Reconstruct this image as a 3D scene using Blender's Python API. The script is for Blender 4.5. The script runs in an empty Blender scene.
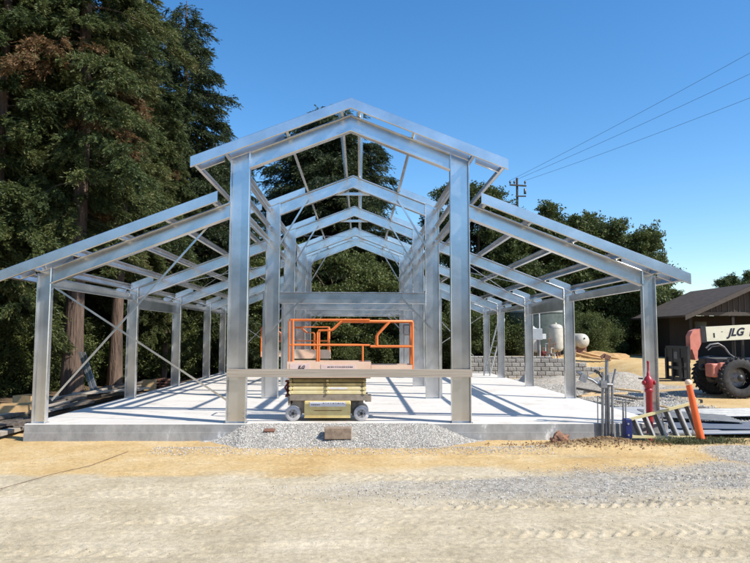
import bpy, math, random
import numpy as np
from mathutils import Vector, Matrix
random.seed(7); rng = np.random.default_rng(7)
sc = bpy.context.scene
COL = sc.collection

# ------------------------------------------------------------------ camera
CAM = np.array([0.22, 0.0, 1.93]); YAW, PITCH, ROLL, FPX = -0.0235, 0.0828, 0.0021, 656.9
_c, _s = math.cos(YAW), math.sin(YAW)
_fx = np.array([-_s, _c, 0]); _rt = np.array([_c, _s, 0]); _up = np.array([0, 0, 1.0])
FW = math.cos(PITCH)*_fx + math.sin(PITCH)*_up
U2 = -math.sin(PITCH)*_fx + math.cos(PITCH)*_up
RT = math.cos(ROLL)*_rt + math.sin(ROLL)*U2
UP = -math.sin(ROLL)*_rt + math.cos(ROLL)*U2
cam = bpy.data.cameras.new('camera'); co = bpy.data.objects.new('camera', cam); COL.objects.link(co)
co.matrix_world = Matrix(((RT[0], UP[0], -FW[0], CAM[0]), (RT[1], UP[1], -FW[1], CAM[1]), (RT[2], UP[2], -FW[2], CAM[2]), (0, 0, 0, 1)))
cam.sensor_fit = 'HORIZONTAL'; cam.sensor_width = 36; cam.lens = FPX/750*36; cam.clip_end = 3000; cam.clip_start = .05
sc.camera = co

# ------------------------------------------------------------------ sky and sun
SUN = Vector((.86, -.46, 1.0)).normalized()
world = bpy.data.worlds.new('World'); sc.world = world; world.use_nodes = True
wn = world.node_tree; bg = wn.nodes['Background']
sky = wn.nodes.new('ShaderNodeTexSky'); sky.sky_type = 'NISHITA'; sky.sun_disc = False
sky.sun_elevation = math.asin(SUN.z); sky.sun_rotation = math.atan2(SUN.x, SUN.y)
sky.air_density = 1.0; sky.dust_density = .35; sky.ozone_density = 2.5; sky.altitude = 100
hs = wn.nodes.new('ShaderNodeHueSaturation'); hs.inputs['Saturation'].default_value = 1.3; hs.inputs['Value'].default_value = 1.12; wn.links.new(sky.outputs[0], hs.inputs['Color'])
wn.links.new(hs.outputs[0], bg.inputs[0]); bg.inputs[1].default_value = .14
sl = bpy.data.lights.new('sun', 'SUN'); sl.energy = 4.9; sl.angle = math.radians(.53); sl.color = (1, .95, .87)
so = bpy.data.objects.new('sun', sl); COL.objects.link(so); so.rotation_euler = SUN.to_track_quat('Z', 'Y').to_euler(); so.location = (20, -10, 30)
sc.view_settings.view_transform = 'Standard'; sc.view_settings.look = 'None'; sc.view_settings.gamma = 1
sc.view_settings.use_curve_mapping = False; sc.view_settings.exposure = .37

# ------------------------------------------------------------------ helpers
def at(px, py, Y):
    """the world point at depth Y seen where the photograph (750 x 563) has px, py"""
    d = RT*(px-375) + UP*(281.5-py) + FW*FPX
    return CAM + d*(Y/d[1])
def atx(px, Y, py=380): return float(at(px, py, Y)[0])

class MB:
    def __init__(s): s.v = []; s.f = []; s.sm = []; s.mi = []; s.cur = 0
    def add(s, vs, fs, smooth=False):
        o = len(s.v); s.v += [tuple(map(float, p)) for p in vs]
        for f in fs: s.f.append([i+o for i in f]); s.sm.append(smooth); s.mi.append(s.cur)
        return s
    def box(s, c, d, R=None):
        P = [Vector((x*d[0]/2, y*d[1]/2, z*d[2]/2)) for x in (-1, 1) for y in (-1, 1) for z in (-1, 1)]
        if R is not None: P = [R @ p for p in P]
        C = Vector(c)
        return s.add([C+p for p in P], [(0,1,3,2),(4,6,7,5),(0,4,5,1),(2,3,7,6),(0,2,6,4),(1,5,7,3)])
    def bb(s, x0, x1, y0, y1, z0, z1): return s.box(((x0+x1)/2,(y0+y1)/2,(z0+z1)/2), (x1-x0,y1-y0,z1-z0))
    def bev(s, x0, x1, y0, y1, z0, z1, b=.02):
        """box with chamfered edges all round"""
        vs = []; fs = []
        def ring(z, i): return [(x0+i+b,y0+i,z),(x1-i-b,y0+i,z),(x1-i,y0+i+b,z),(x1-i,y1-i-b,z),(x1-i-b,y1-i,z),(x0+i+b,y1-i,z),(x0+i,y1-i-b,z),(x0+i,y0+i+b,z)]
        for z, i in ((z0, b), (z0+b, 0), (z1-b, 0), (z1, b)): vs += ring(z, i)
        for k in range(3):
            for i in range(8):
                j = (i+1) % 8; fs.append((k*8+i, k*8+j, k*8+8+j, k*8+8+i))
        fs.append(tuple(range(7, -1, -1))); fs.append(tuple(range(24, 32)))
        return s.add(vs, fs)
    def bar(s, p0, p1, w, h, up=(0,0,1)):
        p0, p1 = Vector(p0), Vector(p1); d = (p1-p0); L = d.length; d.normalize()
        u = Vector(up); a = d.cross(u)
        if a.length < 1e-4: a = d.cross(Vector((1,0,0)))
        a.normalize(); b = a.cross(d)
        R = Matrix((a, d, b)).transposed()
        return s.box((p0+p1)/2, (w, L, h), R)
    def tube(s, pts, r, n=8, cap=True):
        pts = [Vector(p) for p in pts]; rs = r if isinstance(r, (list, tuple)) else [r]*len(pts)
        vs = []; fs = []; prev = None
        for i, p in enumerate(pts):
            t = (pts[min(i+1, len(pts)-1)]-pts[max(i-1, 0)]).normalized()
            if prev is None: a = t.orthogonal().normalized()
            else: a = (prev - t*prev.dot(t)).normalized()
            prev = a; b = t.cross(a)
            for k in range(n):
                an = 2*math.pi*k/n; vs.append(p + (a*math.cos(an)+b*math.sin(an))*rs[i])
        for i in range(len(pts)-1):
            for k in range(n): fs.append((i*n+k, i*n+(k+1) % n, (i+1)*n+(k+1) % n, (i+1)*n+k))
        s.add(vs, fs, True)
        if cap: s.add(vs[:n], [tuple(range(n-1, -1, -1))]); s.add(vs[-n:], [tuple(range(n))])
        return s
    def lathe(s, prof, c, axis=(0,0,1), n=24, smooth=True):
        c = Vector(c); ax = Vector(axis).normalized(); a = ax.orthogonal().normalized(); b = ax.cross(a)
        vs = []; fs = []
        for r, t in prof:
            for k in range(n):
                an = 2*math.pi*k/n; vs.append(c + ax*t + (a*math.cos(an)+b*math.sin(an))*r)
        for i in range(len(prof)-1):
            for k in range(n): fs.append((i*n+k, i*n+(k+1) % n, (i+1)*n+(k+1) % n, (i+1)*n+k))
        return s.add(vs, fs, smooth)
    def prism(s, poly, f0, f1):
        """poly: list of 2-D points; f0, f1 map a 2-D point to the two end points in space"""
        n = len(poly); vs = [f0(p) for p in poly]+[f1(p) for p in poly]
        fs = [(i, (i+1) % n, n+(i+1) % n, n+i) for i in range(n)]
        fs += [tuple(range(n-1, -1, -1)), tuple(range(n, 2*n))]
        return s.add(vs, fs)

def wloc(o):
    l = Vector((0, 0, 0))
    while o is not None: l += o.location; o = o.parent
    return l
def tag(o, label=None, cat=None, group=None, kind=None):
    if label: o['label'] = label
    if cat: o['category'] = cat
    if group: o['group'] = group
    if kind: o['kind'] = kind
    return o
def obj(name, mb, mat, parent=None, world=False):
    me = bpy.data.meshes.new(name)
    vs = mb.v
    if world and parent is not None:
        w = wloc(parent); vs = [(p[0]-w.x, p[1]-w.y, p[2]-w.z) for p in vs]
    me.from_pydata(vs, [], mb.f); me.validate()
    mats = mat if isinstance(mat, (list, tuple)) else [mat]
    for m in mats: me.materials.append(m)
    if len(me.polygons) == len(mb.f):
        me.polygons.foreach_set('use_smooth', mb.sm)
        if len(mats) > 1: me.polygons.foreach_set('material_index', mb.mi)
    import bmesh
    bm = bmesh.new(); bm.from_mesh(me); bmesh.ops.recalc_face_normals(bm, faces=bm.faces); bm.to_mesh(me); bm.free()
    o = bpy.data.objects.new(name, me); COL.objects.link(o); o.parent = parent
    return o
def thing(name, label, cat, loc=(0,0,0), rz=0, group=None):
    o = bpy.data.objects.new(name, None); COL.objects.link(o); o.empty_display_size = .2
    o.location = loc; o.rotation_euler = (0, 0, rz); return tag(o, label, cat, group)
def dup(root, loc, rz=0, label=None, scale=None):
    r = root.copy(); COL.objects.link(r); r.location = loc; r.rotation_euler = (0, 0, rz)
    if scale is not None: r.scale = scale
    if label: r['label'] = label
    for ch in list(root.children):
        c = ch.copy(); COL.objects.link(c); c.parent = r
        for g in list(ch.children):
            d = g.copy(); COL.objects.link(d); d.parent = c
    return r
def npmesh(name, V, F, mats, cols=None, smooth=False, normals=None):
    me = bpy.data.meshes.new(name); nv, nf, k = len(V), len(F), F.shape[1]
    me.vertices.add(nv); me.vertices.foreach_set('co', V.astype(np.float32).ravel())
    me.loops.add(nf*k); me.loops.foreach_set('vertex_index', F.astype(np.int32).ravel())
    me.polygons.add(nf); me.polygons.foreach_set('loop_start', np.arange(0, nf*k, k, dtype=np.int32))
    me.polygons.foreach_set('loop_total', np.full(nf, k, np.int32))
    me.update(calc_edges=True)
    me.polygons.foreach_set('use_smooth', np.full(nf, smooth))
    if cols is not None:
        a = me.color_attributes.new('tint', 'FLOAT_COLOR', 'POINT'); a.data.foreach_set('color', cols.astype(np.float32).ravel())
    for m in mats: me.materials.append(m)
    return me
def vnoise(x, y, seed=0):
    """smooth value noise, numpy"""
    xi = np.floor(x).astype(np.int64); yi = np.floor(y).astype(np.int64); fx = x-xi; fy = y-yi
    fx = fx*fx*(3-2*fx); fy = fy*fy*(3-2*fy)
    def h(a, b):
        n = (a*374761393 + b*668265263 + seed*1442695041) & 0x7fffffff
        n = ((n ^ (n >> 13))*1274126177) & 0x7fffffff
        return ((n ^ (n >> 16)) & 0xffff)/65535.0
    return (h(xi,yi)*(1-fx)+h(xi+1,yi)*fx)*(1-fy)+(h(xi,yi+1)*(1-fx)+h(xi+1,yi+1)*fx)*fy
def fbm(x, y, seed=0, o=4):
    r = 0; a = .5
    for i in range(o): r = r+a*vnoise(x*2**i, y*2**i, seed+i*17); a *= .5
    return r
def sstep(a, b, x):
    t = np.clip((x-a)/(b-a), 0, 1); return t*t*(3-2*t)

# ------------------------------------------------------------------ materials
def hexc(r, g, b): return (r, g, b, 1)
def mat(name, c1, c2=None, rough=.6, metal=0, scale=6, detail=6, bump=0, bscale=None, bdist=.01, spec=.5, stretch=(1,1,1), c3=None, rvar=0, coord='Object'):
    m = bpy.data.materials.new(name); m.use_nodes = True; nt = m.node_tree; N = nt.nodes; L = nt.links
    b = N['Principled BSDF']; b.inputs['Roughness'].default_value = rough; b.inputs['Metallic'].default_value = metal
    b.inputs['Specular IOR Level'].default_value = spec
    if c2 is None: c2 = tuple(x*.8 for x in c1)
    tc = N.new('ShaderNodeTexCoord'); mp = N.new('ShaderNodeMapping'); mp.inputs['Scale'].default_value = stretch
    L.new(tc.outputs[coord], mp.inputs[0])
    n = N.new('ShaderNodeTexNoise'); n.inputs['Scale'].default_value = scale; n.inputs['Detail'].default_value = detail; n.inputs['Roughness'].default_value = .62
    L.new(mp.outputs[0], n.inputs[0])
    r = N.new('ShaderNodeValToRGB'); r.color_ramp.elements[0].position = .33; r.color_ramp.elements[1].position = .67
    r.color_ramp.elements[0].color = (*c2, 1); r.color_ramp.elements[1].color = (*c1, 1)
    if c3: e = r.color_ramp.elements.new(.5); e.color = (*c3, 1)
    L.new(n.outputs[0], r.inputs[0]); L.new(r.outputs[0], b.inputs['Base Color'])
    if rvar:
        mr = N.new('ShaderNodeMapRange'); mr.inputs[3].default_value = rough-rvar; mr.inputs[4].default_value = rough+rvar
        n3 = N.new('ShaderNodeTexNoise'); n3.inputs['Scale'].default_value = scale*2.3; n3.inputs['Detail'].default_value = 4
        L.new(mp.outputs[0], n3.inputs[0]); L.new(n3.outputs[0], mr.inputs[0]); L.new(mr.outputs[0], b.inputs['Roughness'])
    if bump:
        n2 = N.new('ShaderNodeTexNoise'); n2.inputs['Scale'].default_value = bscale or scale*4; n2.inputs['Detail'].default_value = 8
        L.new(mp.outputs[0], n2.inputs[0]); bp = N.new('ShaderNodeBump'); bp.inputs['Strength'].default_value = bump; bp.inputs['Distance'].default_value = bdist
        L.new(n2.outputs[0], bp.inputs['Height']); L.new(bp.outputs[0], b.inputs['Normal'])
    return m

def steel_mat():
    m = bpy.data.materials.new('galvanised_steel'); m.use_nodes = True; nt = m.node_tree; N = nt.nodes; L = nt.links
    b = N['Principled BSDF']; b.inputs['Metallic'].default_value = .9
    tc = N.new('ShaderNodeTexCoord')
    v = N.new('ShaderNodeTexVoronoi'); v.inputs['Scale'].default_value = 16
    L.new(tc.outputs['Object'], v.inputs[0])
    n = N.new('ShaderNodeTexNoise'); n.inputs['Scale'].default_value = 1.7; n.inputs['Detail'].default_value = 6
    L.new(tc.outputs['Object'], n.inputs[0])
    mx = N.new('ShaderNodeMix'); mx.data_type = 'RGBA'; mx.inputs[0].default_value = .06
    r = N.new('ShaderNodeValToRGB'); r.color_ramp.elements[0].position = .3; r.color_ramp.elements[1].position = .7
    r.color_ramp.elements[0].color = (.59,.595,.60,1); r.color_ramp.elements[1].color = (.78,.782,.785,1)
    L.new(n.outputs[0], r.inputs[0]); L.new(r.outputs[0], mx.inputs[6])
    r2 = N.new('ShaderNodeValToRGB'); r2.color_ramp.elements[0].color = (.42,.44,.46,1); r2.color_ramp.elements[1].color = (.9,.9,.9,1)
    sp = N.new('ShaderNodeSeparateColor'); L.new(v.outputs['Color'], sp.inputs[0]); L.new(sp.outputs[0], r2.inputs[0]); L.new(r2.outputs[0], mx.inputs[7])
    L.new(mx.outputs[2], b.inputs['Base Color'])
    mr = N.new('ShaderNodeMapRange'); mr.inputs[3].default_value = .17; mr.inputs[4].default_value = .31
    L.new(n.outputs[0], mr.inputs[0]); L.new(mr.outputs[0], b.inputs['Roughness'])
    # the slight waviness of thin sheet
    n2 = N.new('ShaderNodeTexNoise'); n2.inputs['Scale'].default_value = 1.1; n2.inputs['Detail'].default_value = 2
    L.new(tc.outputs['Object'], n2.inputs[0]); bp = N.new('ShaderNodeBump'); bp.inputs['Strength'].default_value = .22; bp.inputs['Distance'].default_value = .03
    L.new(n2.outputs[0], bp.inputs['Height']); L.new(bp.outputs[0], b.inputs['Normal'])
    return m
STEEL = steel_mat()

def concrete_mat():
    m = mat('cast_concrete', (.68,.64,.575), (.58,.54,.48), rough=.85, scale=.55, detail=9, bump=.25, bscale=40, bdist=.004)
    nt = m.node_tree; N = nt.nodes; L = nt.links; b = N['Principled BSDF']
    base = b.inputs['Base Color'].links[0].from_socket
    tc0 = N.new('ShaderNodeTexCoord'); ns = N.new('ShaderNodeTexNoise'); ns.inputs['Scale'].default_value = 1.3; ns.inputs['Detail'].default_value = 10; ns.inputs['Roughness'].default_value = .72; L.new(tc0.outputs['Object'], ns.inputs[0])
    rs_ = N.new('ShaderNodeValToRGB'); rs_.color_ramp.elements[0].position = .30; rs_.color_ramp.elements[1].position = .47; rs_.color_ramp.elements[0].color = (.70,.66,.6,1); rs_.color_ramp.elements[1].color = (1,1,1,1); L.new(ns.outputs[0], rs_.inputs[0])
    ms = N.new('ShaderNodeMix'); ms.data_type = 'RGBA'; ms.blend_type = 'MULTIPLY'; ms.inputs[0].default_value = 1; L.new(base, ms.inputs[6]); L.new(rs_.outputs[0], ms.inputs[7]); base = ms.outputs[2]
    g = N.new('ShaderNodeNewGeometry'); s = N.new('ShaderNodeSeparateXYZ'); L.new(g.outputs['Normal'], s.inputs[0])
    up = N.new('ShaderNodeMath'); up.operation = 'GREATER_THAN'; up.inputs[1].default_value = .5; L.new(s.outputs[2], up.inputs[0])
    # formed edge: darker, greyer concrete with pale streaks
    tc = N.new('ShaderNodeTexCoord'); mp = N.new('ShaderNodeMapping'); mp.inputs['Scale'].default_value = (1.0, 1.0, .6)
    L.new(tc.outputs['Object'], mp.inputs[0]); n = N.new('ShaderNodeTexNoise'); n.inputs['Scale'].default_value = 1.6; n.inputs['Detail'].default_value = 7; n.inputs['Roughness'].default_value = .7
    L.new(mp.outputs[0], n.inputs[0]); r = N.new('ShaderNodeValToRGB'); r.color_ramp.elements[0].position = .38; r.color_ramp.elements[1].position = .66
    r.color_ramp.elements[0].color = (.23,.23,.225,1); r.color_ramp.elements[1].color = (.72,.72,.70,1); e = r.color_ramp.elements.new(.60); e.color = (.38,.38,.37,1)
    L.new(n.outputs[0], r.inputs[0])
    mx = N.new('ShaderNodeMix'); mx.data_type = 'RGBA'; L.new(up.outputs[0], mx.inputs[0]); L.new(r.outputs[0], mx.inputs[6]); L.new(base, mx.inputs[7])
    L.new(mx.outputs[2], b.inputs['Base Color']); return m
CONC = concrete_mat()

def ground_mat():
    m = bpy.data.materials.new('dirt_and_gravel_ground'); m.use_nodes = True; nt = m.node_tree; N = nt.nodes; L = nt.links
    b = N['Principled BSDF']; b.inputs['Roughness'].default_value = .95; b.inputs['Specular IOR Level'].default_value = .15
    tc = N.new('ShaderNodeTexCoord'); at_ = N.new('ShaderNodeVertexColor'); at_.layer_name = 'tint'
    sp = N.new('ShaderNodeSeparateColor'); L.new(at_.outputs[0], sp.inputs[0])
    def noise(s, d=8, r=.6):
        n = N.new('ShaderNodeTexNoise'); n.inputs['Scale'].default_value = s; n.inputs['Detail'].default_value = d; n.inputs['Roughness'].default_value = r
        L.new(tc.outputs['Object'], n.inputs[0]); return n
    def ramp(src, *st):
        r = N.new('ShaderNodeValToRGB'); els = r.color_ramp.elements
        while len(els) < len(st): els.new(.5)
        for e, (p, c) in zip(els, st): e.position = p; e.color = (*c, 1)
        L.new(src, r.inputs[0]); return r
    def mix(f, a, c, mode='MIX'):
        x = N.new('ShaderNodeMix'); x.data_type = 'RGBA'; x.blend_type = mode
        if hasattr(f, 'links') or not isinstance(f, float): L.new(f, x.inputs[0])
        else: x.inputs[0].default_value = f
        L.new(a, x.inputs[6]); L.new(c, x.inputs[7]); return x.outputs[2]
    n1 = noise(.9, 10, .68); n2 = noise(14, 8, .7); n3 = noise(.35, 6)
    beige = ramp(n1.outputs[0], (.32, (.47,.385,.25)), (.5, (.58,.485,.33)), (.68, (.69,.59,.425)))
    orange = ramp(n1.outputs[0], (.3, (.54,.35,.145)), (.5, (.64,.45,.21)), (.7, (.72,.55,.32)))
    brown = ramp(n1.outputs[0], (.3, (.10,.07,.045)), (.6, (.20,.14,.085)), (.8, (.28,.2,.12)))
    vo = N.new('ShaderNodeTexVoronoi'); vo.inputs['Scale'].default_value = 26; L.new(tc.outputs['Object'], vo.inputs[0])
    vs = N.new('ShaderNodeSeparateColor'); L.new(vo.outputs['Color'], vs.inputs[0])
    grav = ramp(vs.outputs[0], (.0, (.27,.24,.195)), (.5, (.43,.385,.315)), (1, (.58,.53,.45)))
    # edges of the gravel broken up
    def edge(sock, n, w=.9):
        a = N.new('ShaderNodeMath'); a.operation = 'MULTIPLY_ADD'; L.new(n.outputs[0], a.inputs[0]); a.inputs[1].default_value = w; a.inputs[2].default_value = -.5*w
        c = N.new('ShaderNodeMath'); c.operation = 'ADD'; L.new(sock, c.inputs[0]); L.new(a.outputs[0], c.inputs[1])
        d = N.new('ShaderNodeMapRange'); d.inputs[1].default_value = .22; d.inputs[2].default_value = .80; L.new(c.outputs[0], d.inputs[0]); return d.outputs[0]
    c = mix(edge(sp.outputs[0], n1, .7), beige.outputs[0], orange.outputs[0])
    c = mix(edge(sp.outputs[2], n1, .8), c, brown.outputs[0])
    c = mix(edge(sp.outputs[1], n2, 1.3), c, grav.outputs[0])
    sp2 = ramp(n2.outputs[0], (.3, (.66,.66,.66)), (.7, (1.12,1.12,1.12)))
    n5 = noise(70, 6, .8); sp3 = ramp(n5.outputs[0], (.34, (.74,.73,.71)), (.6, (1.1,1.1,1.1)))
    c = mix(1.0, c, sp3.outputs[0], 'MULTIPLY')
    c = mix(1.0, c, sp2.outputs[0], 'MULTIPLY')
    L.new(c, b.inputs['Base Color'])
    nb = noise(30, 10, .75); bp = N.new('ShaderNodeBump'); bp.inputs['Strength'].default_value = .6; bp.inputs['Distance'].default_value = .02
    ad = N.new('ShaderNodeMath'); ad.operation = 'ADD'; L.new(nb.outputs[0], ad.inputs[0]); L.new(n2.outputs[0], ad.inputs[1])
    L.new(ad.outputs[0], bp.inputs['Height']); L.new(bp.outputs[0], b.inputs['Normal'])
    return m

def leaf_mat(name, cols, trans=.28, rough=.55):
    """cols: dark to light leaf colours; the per-leaf 'tint' value picks one (real leaves differ in colour)"""
    m = bpy.data.materials.new(name); m.use_nodes = True; nt = m.node_tree; N = nt.nodes; L = nt.links
    b = N['Principled BSDF']; b.inputs['Roughness'].default_value = rough; b.inputs['Specular IOR Level'].default_value = .3
    a = N.new('ShaderNodeVertexColor'); a.layer_name = 'tint'; s = N.new('ShaderNodeSeparateColor'); L.new(a.outputs[0], s.inputs[0])
    r = N.new('ShaderNodeValToRGB'); els = r.color_ramp.elements
    while len(els) < len(cols): els.new(.5)
    for i, (e, c) in enumerate(zip(els, cols)): e.position = i/(len(cols)-1); e.color = (*c, 1)
    L.new(s.outputs[0], r.inputs[0]); L.new(r.outputs[0], b.inputs['Base Color'])
    t = N.new('ShaderNodeBsdfTranslucent'); L.new(r.outputs[0], t.inputs[0]); x = N.new('ShaderNodeMixShader'); x.inputs[0].default_value = trans
    L.new(b.outputs[0], x.inputs[1]); L.new(t.outputs[0], x.inputs[2]); L.new(x.outputs[0], N['Material Output'].inputs[0])
    return m

GROUND = ground_mat()
CONIFER = leaf_mat('conifer_needles', [(.018,.030,.012), (.042,.062,.020), (.082,.105,.032), (.13,.145,.046), (.155,.125,.052), (.185,.105,.048)])
DARKFIR = leaf_mat('dark_fir_needles', [(.014,.024,.013), (.032,.048,.020), (.055,.075,.027), (.085,.10,.038), (.115,.11,.045)])
OAK = leaf_mat('oak_leaves', [(.028,.041,.014), (.062,.084,.024), (.108,.132,.037), (.16,.178,.055), (.20,.195,.075)])
BARK = mat('fir_bark', (.20,.135,.10), (.06,.04,.03), rough=.95, scale=7, stretch=(1,1,.12), bump=1, bscale=14, bdist=.12)
TWIG = mat('grey_branch_wood', (.13,.10,.075), (.07,.052,.04), rough=.9, scale=9)
WOOD = mat('weathered_pine_plank', (.47,.41,.33), (.28,.235,.185), rough=.8, scale=7, stretch=(.12,5,6), bump=.3)
WOOD2 = mat('fresh_lumber', (.62,.44,.23), (.48,.32,.16), rough=.8, scale=8, stretch=(.4,3,3), bump=.2)
OLDWOOD = mat('old_grey_lumber', (.17,.14,.11), (.07,.055,.045), rough=.9, scale=8, stretch=(3,.3,3), bump=.5)
BLOCKWOOD = mat('dirty_timber_end', (.33,.25,.18), (.20,.15,.11), rough=.9, scale=12, bump=.5)
ORANGE = mat('orange_paint', (.85,.22,.045), (.72,.17,.035), rough=.42, scale=5, rvar=.08)
FADED = mat('sun_faded_orange_paint', (.80,.50,.34), (.82,.62,.45), rough=.6, scale=4, detail=8)
FADEDW = mat('bleached_sticker', (.78,.62,.56), (.72,.50,.42), rough=.6, scale=12)
CREAM = mat('cream_paint', (.76,.68,.42), (.66,.55,.27), rough=.5, scale=5, detail=9, rvar=.1)
YELLOW = mat('dirty_yellow_paint', (.76,.62,.27), (.55,.38,.13), rough=.55, scale=3.2, detail=10, rvar=.1)
OLIVE = mat('dusty_olive_paint', (.34,.28,.13), (.2,.155,.07), rough=.65, scale=7, detail=9)
TAUPE = mat('dusty_steel_beam', (.32,.27,.21), (.2,.165,.13), rough=.65, scale=7, detail=9)
DARKRED = mat('dark_red_paint', (.20,.025,.02), (.12,.018,.015), rough=.5, scale=8)
TYREW = mat('pale_worn_wheel', (.62,.6,.59), (.40,.38,.37), rough=.6, scale=9, detail=9)
RUBBER = mat('dusty_black_rubber', (.055,.052,.05), (.022,.021,.02), rough=.8, scale=8, detail=9, bump=.3)
RIM = mat('grey_rim_paint', (.42,.41,.40), (.27,.26,.25), rough=.5, scale=8)
BLACKM = mat('black_machine_paint', (.035,.034,.034), (.02,.02,.02), rough=.45, scale=8)
GREYM = mat('grey_machine_steel', (.22,.22,.225), (.12,.12,.12), rough=.45, metal=.3, scale=8)
INK = mat('black_lettering', (.02,.02,.035), (.02,.02,.035), rough=.4)
STICK = mat('white_sticker', (.78,.77,.78), (.68,.67,.70), rough=.4, scale=14)
BOOMC = mat('cream_boom_paint', (.80,.76,.58), (.70,.65,.47), rough=.4, scale=3, detail=9, rvar=.08)
CORAL = mat('faded_red_orange_paint', (.72,.27,.19), (.60,.19,.13), rough=.5, scale=6, detail=8)
HYDRED = mat('red_hydrant_paint', (.42,.025,.035), (.3,.018,.025), rough=.38, scale=9, rvar=.08)
POSTOR = mat('orange_plastic', (.92,.16,.03), (.85,.13,.03), rough=.45, scale=6)
LADDER = mat('yellow_fibreglass', (.78,.68,.36), (.66,.56,.28), rough=.45, scale=10)
STEPD = mat('step_shade_grey', (.11,.11,.11), (.07,.07,.07), rough=.7, scale=10)  # step grey with the shade under and behind the steps painted in
LADBLUE = mat('blue_plastic', (.018,.028,.15), (.012,.02,.10), rough=.4, scale=10)
ALU = mat('aluminium', (.55,.56,.57), (.42,.43,.44), rough=.38, metal=.8, scale=10)
CONDUIT = mat('conduit_metal', (.36,.37,.38), (.22,.22,.225), rough=.5, metal=.7, scale=12)
SHINGLE = None
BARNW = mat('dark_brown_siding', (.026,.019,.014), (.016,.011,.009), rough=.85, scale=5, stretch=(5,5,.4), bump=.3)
BARNT = mat('brown_trim', (.085,.066,.052), (.06,.046,.036), rough=.7, scale=6)
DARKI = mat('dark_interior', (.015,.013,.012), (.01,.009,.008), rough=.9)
GLASS = mat('dark_window_glass', (.05,.055,.06), (.03,.035,.04), rough=.1, spec=.8)
TANKW = mat('off_white_tank_paint', (.58,.54,.45), (.44,.405,.33), rough=.5, scale=5, detail=9, rvar=.08)
TANKG = mat('dark_green_tank', (.10,.125,.11), (.06,.08,.068), rough=.55, scale=4, detail=8)
TANKG2 = mat('grey_green_tank_lid', (.24,.27,.25), (.17,.2,.18), rough=.6, scale=4)
ELBOX = mat('grey_enclosure', (.42,.44,.45), (.34,.36,.37), rough=.5, scale=5)
RUST = mat('rusty_pipe', (.26,.12,.07), (.14,.07,.05), rough=.8, scale=12)
HOSE = mat('orange_corrugated_hose', (.60,.36,.16), (.46,.26,.11), rough=.75, scale=9)
STONE = mat('crushed_stone', (.62,.61,.59), (.36,.355,.35), rough=.9, scale=9, detail=3)
CLOD = mat('reddish_clod', (.33,.17,.10), (.19,.10,.065), rough=.95, scale=11, bump=.6)
TARP = mat('blue_sheeting', (.055,.08,.135), (.09,.115,.15), rough=.45, scale=3, detail=8)
SHEET = mat('dark_metal_sheet', (.10,.11,.12), (.16,.165,.165), rough=.45, metal=.4, scale=4, detail=8)
WIRE = mat('wire', (.05,.05,.05), rough=.7)
POLEW = mat('pole_wood', (.10,.08,.065), (.06,.05,.04), rough=.9, scale=6, stretch=(1,1,.2))
CARD = mat('tan_board', (.60,.40,.19), (.46,.29,.13), rough=.85, scale=6, detail=9)
WHITEP = mat('white_plastic', (.72,.72,.70), (.62,.62,.60), rough=.5)

# ------------------------------------------------------------------ ground
GZ = -.37
def hbase(x, y):
    h = GZ + .02*(fbm(x*.6, y*.6, 3)-.47) + .0*x
    rr = sstep(12.0, 15.0, x)
    h = h + (.98+.1*(fbm(x*.3, y*.3, 5)-.5))*sstep(25.5, 38, y)*rr
    terr = sstep(6.3, 6.9, x)*(1-rr)*sstep(36.25, 36.6, y)*1.12
    h = h + terr + .9*sstep(36, 50, y)*(1-sstep(6.0, 6.9, x))
    h = h + .25*sstep(8.5, 14, -x)*(fbm(x*.35, y*.35, 8)) + 5*sstep(60, 130, y) + .02*sstep(15, 60, y)
    # spoil heap at the right of the slab front, mound of earth with weeds
    h = h + .17*np.exp(-((x-5.3)/1.0)**2-((y-13.9)/.4)**2)*(.6+.8*fbm(x*3, y*3, 22)) + .08*np.exp(-((x-7.9)/1.3)**2-((y-13.7)/.5)**2)
    return h
def tracks(x, y):
    d = 0
    for (a, b_, c, w, amp, per, ph) in TR:
        yc = a + b_*x + c*x*x + .12*(vnoise(x*.25+ph, x*0+3.3, 41)-.5)
        v = (y-yc)/w; ins = sstep(1.0, .75, abs(v))
        bars = .5+.5*np.sin(2*math.pi*(x+abs(v)*per*.9)/per + ph); bars = sstep(.58, .80, bars)
        fade = sstep(.3, .65, vnoise(x*.3+ph*3, y*.3, 51))*(.25+.75*vnoise(x*3, y*6, 53))
        d = d + ins*fade*((.45+.75*sstep(-1, 4, x))*amp*(bars-.4)) - .010*ins
    return d
TR = [(11.0, -.03, .004, .24, .030, .17, 0.), (10.3, .02, .002, .2, .026, .15, 1.), (9.75, -.02, .003, .22, .03, .17, 6.2), (9.1, .035, .003, .22, .032, .18, 2.), (8.5, .0, .004, .2, .028, .16, 3.3),
      (8.75, .16, .0, .11, .014, .11, 2.2), (8.1, -.13, .004, .10, .012, .10, 5.1), (7.5, .11, .0, .12, .014, .12, .7), (9.5, -.12, .0, .10, .012, .10, 3.9), (10.6, .14, .0, .10, .011, .10, 8.1), (7.0, -.08, .003, .12, .014, .11, 4.4),
      (7.9, .03, .0, .24, .032, .19, 4.1), (12.6, .05, -.004, .17, .012, .14, 5.), (7.25, -.03, .003, .24, .03, .18, 7.7)]
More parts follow.
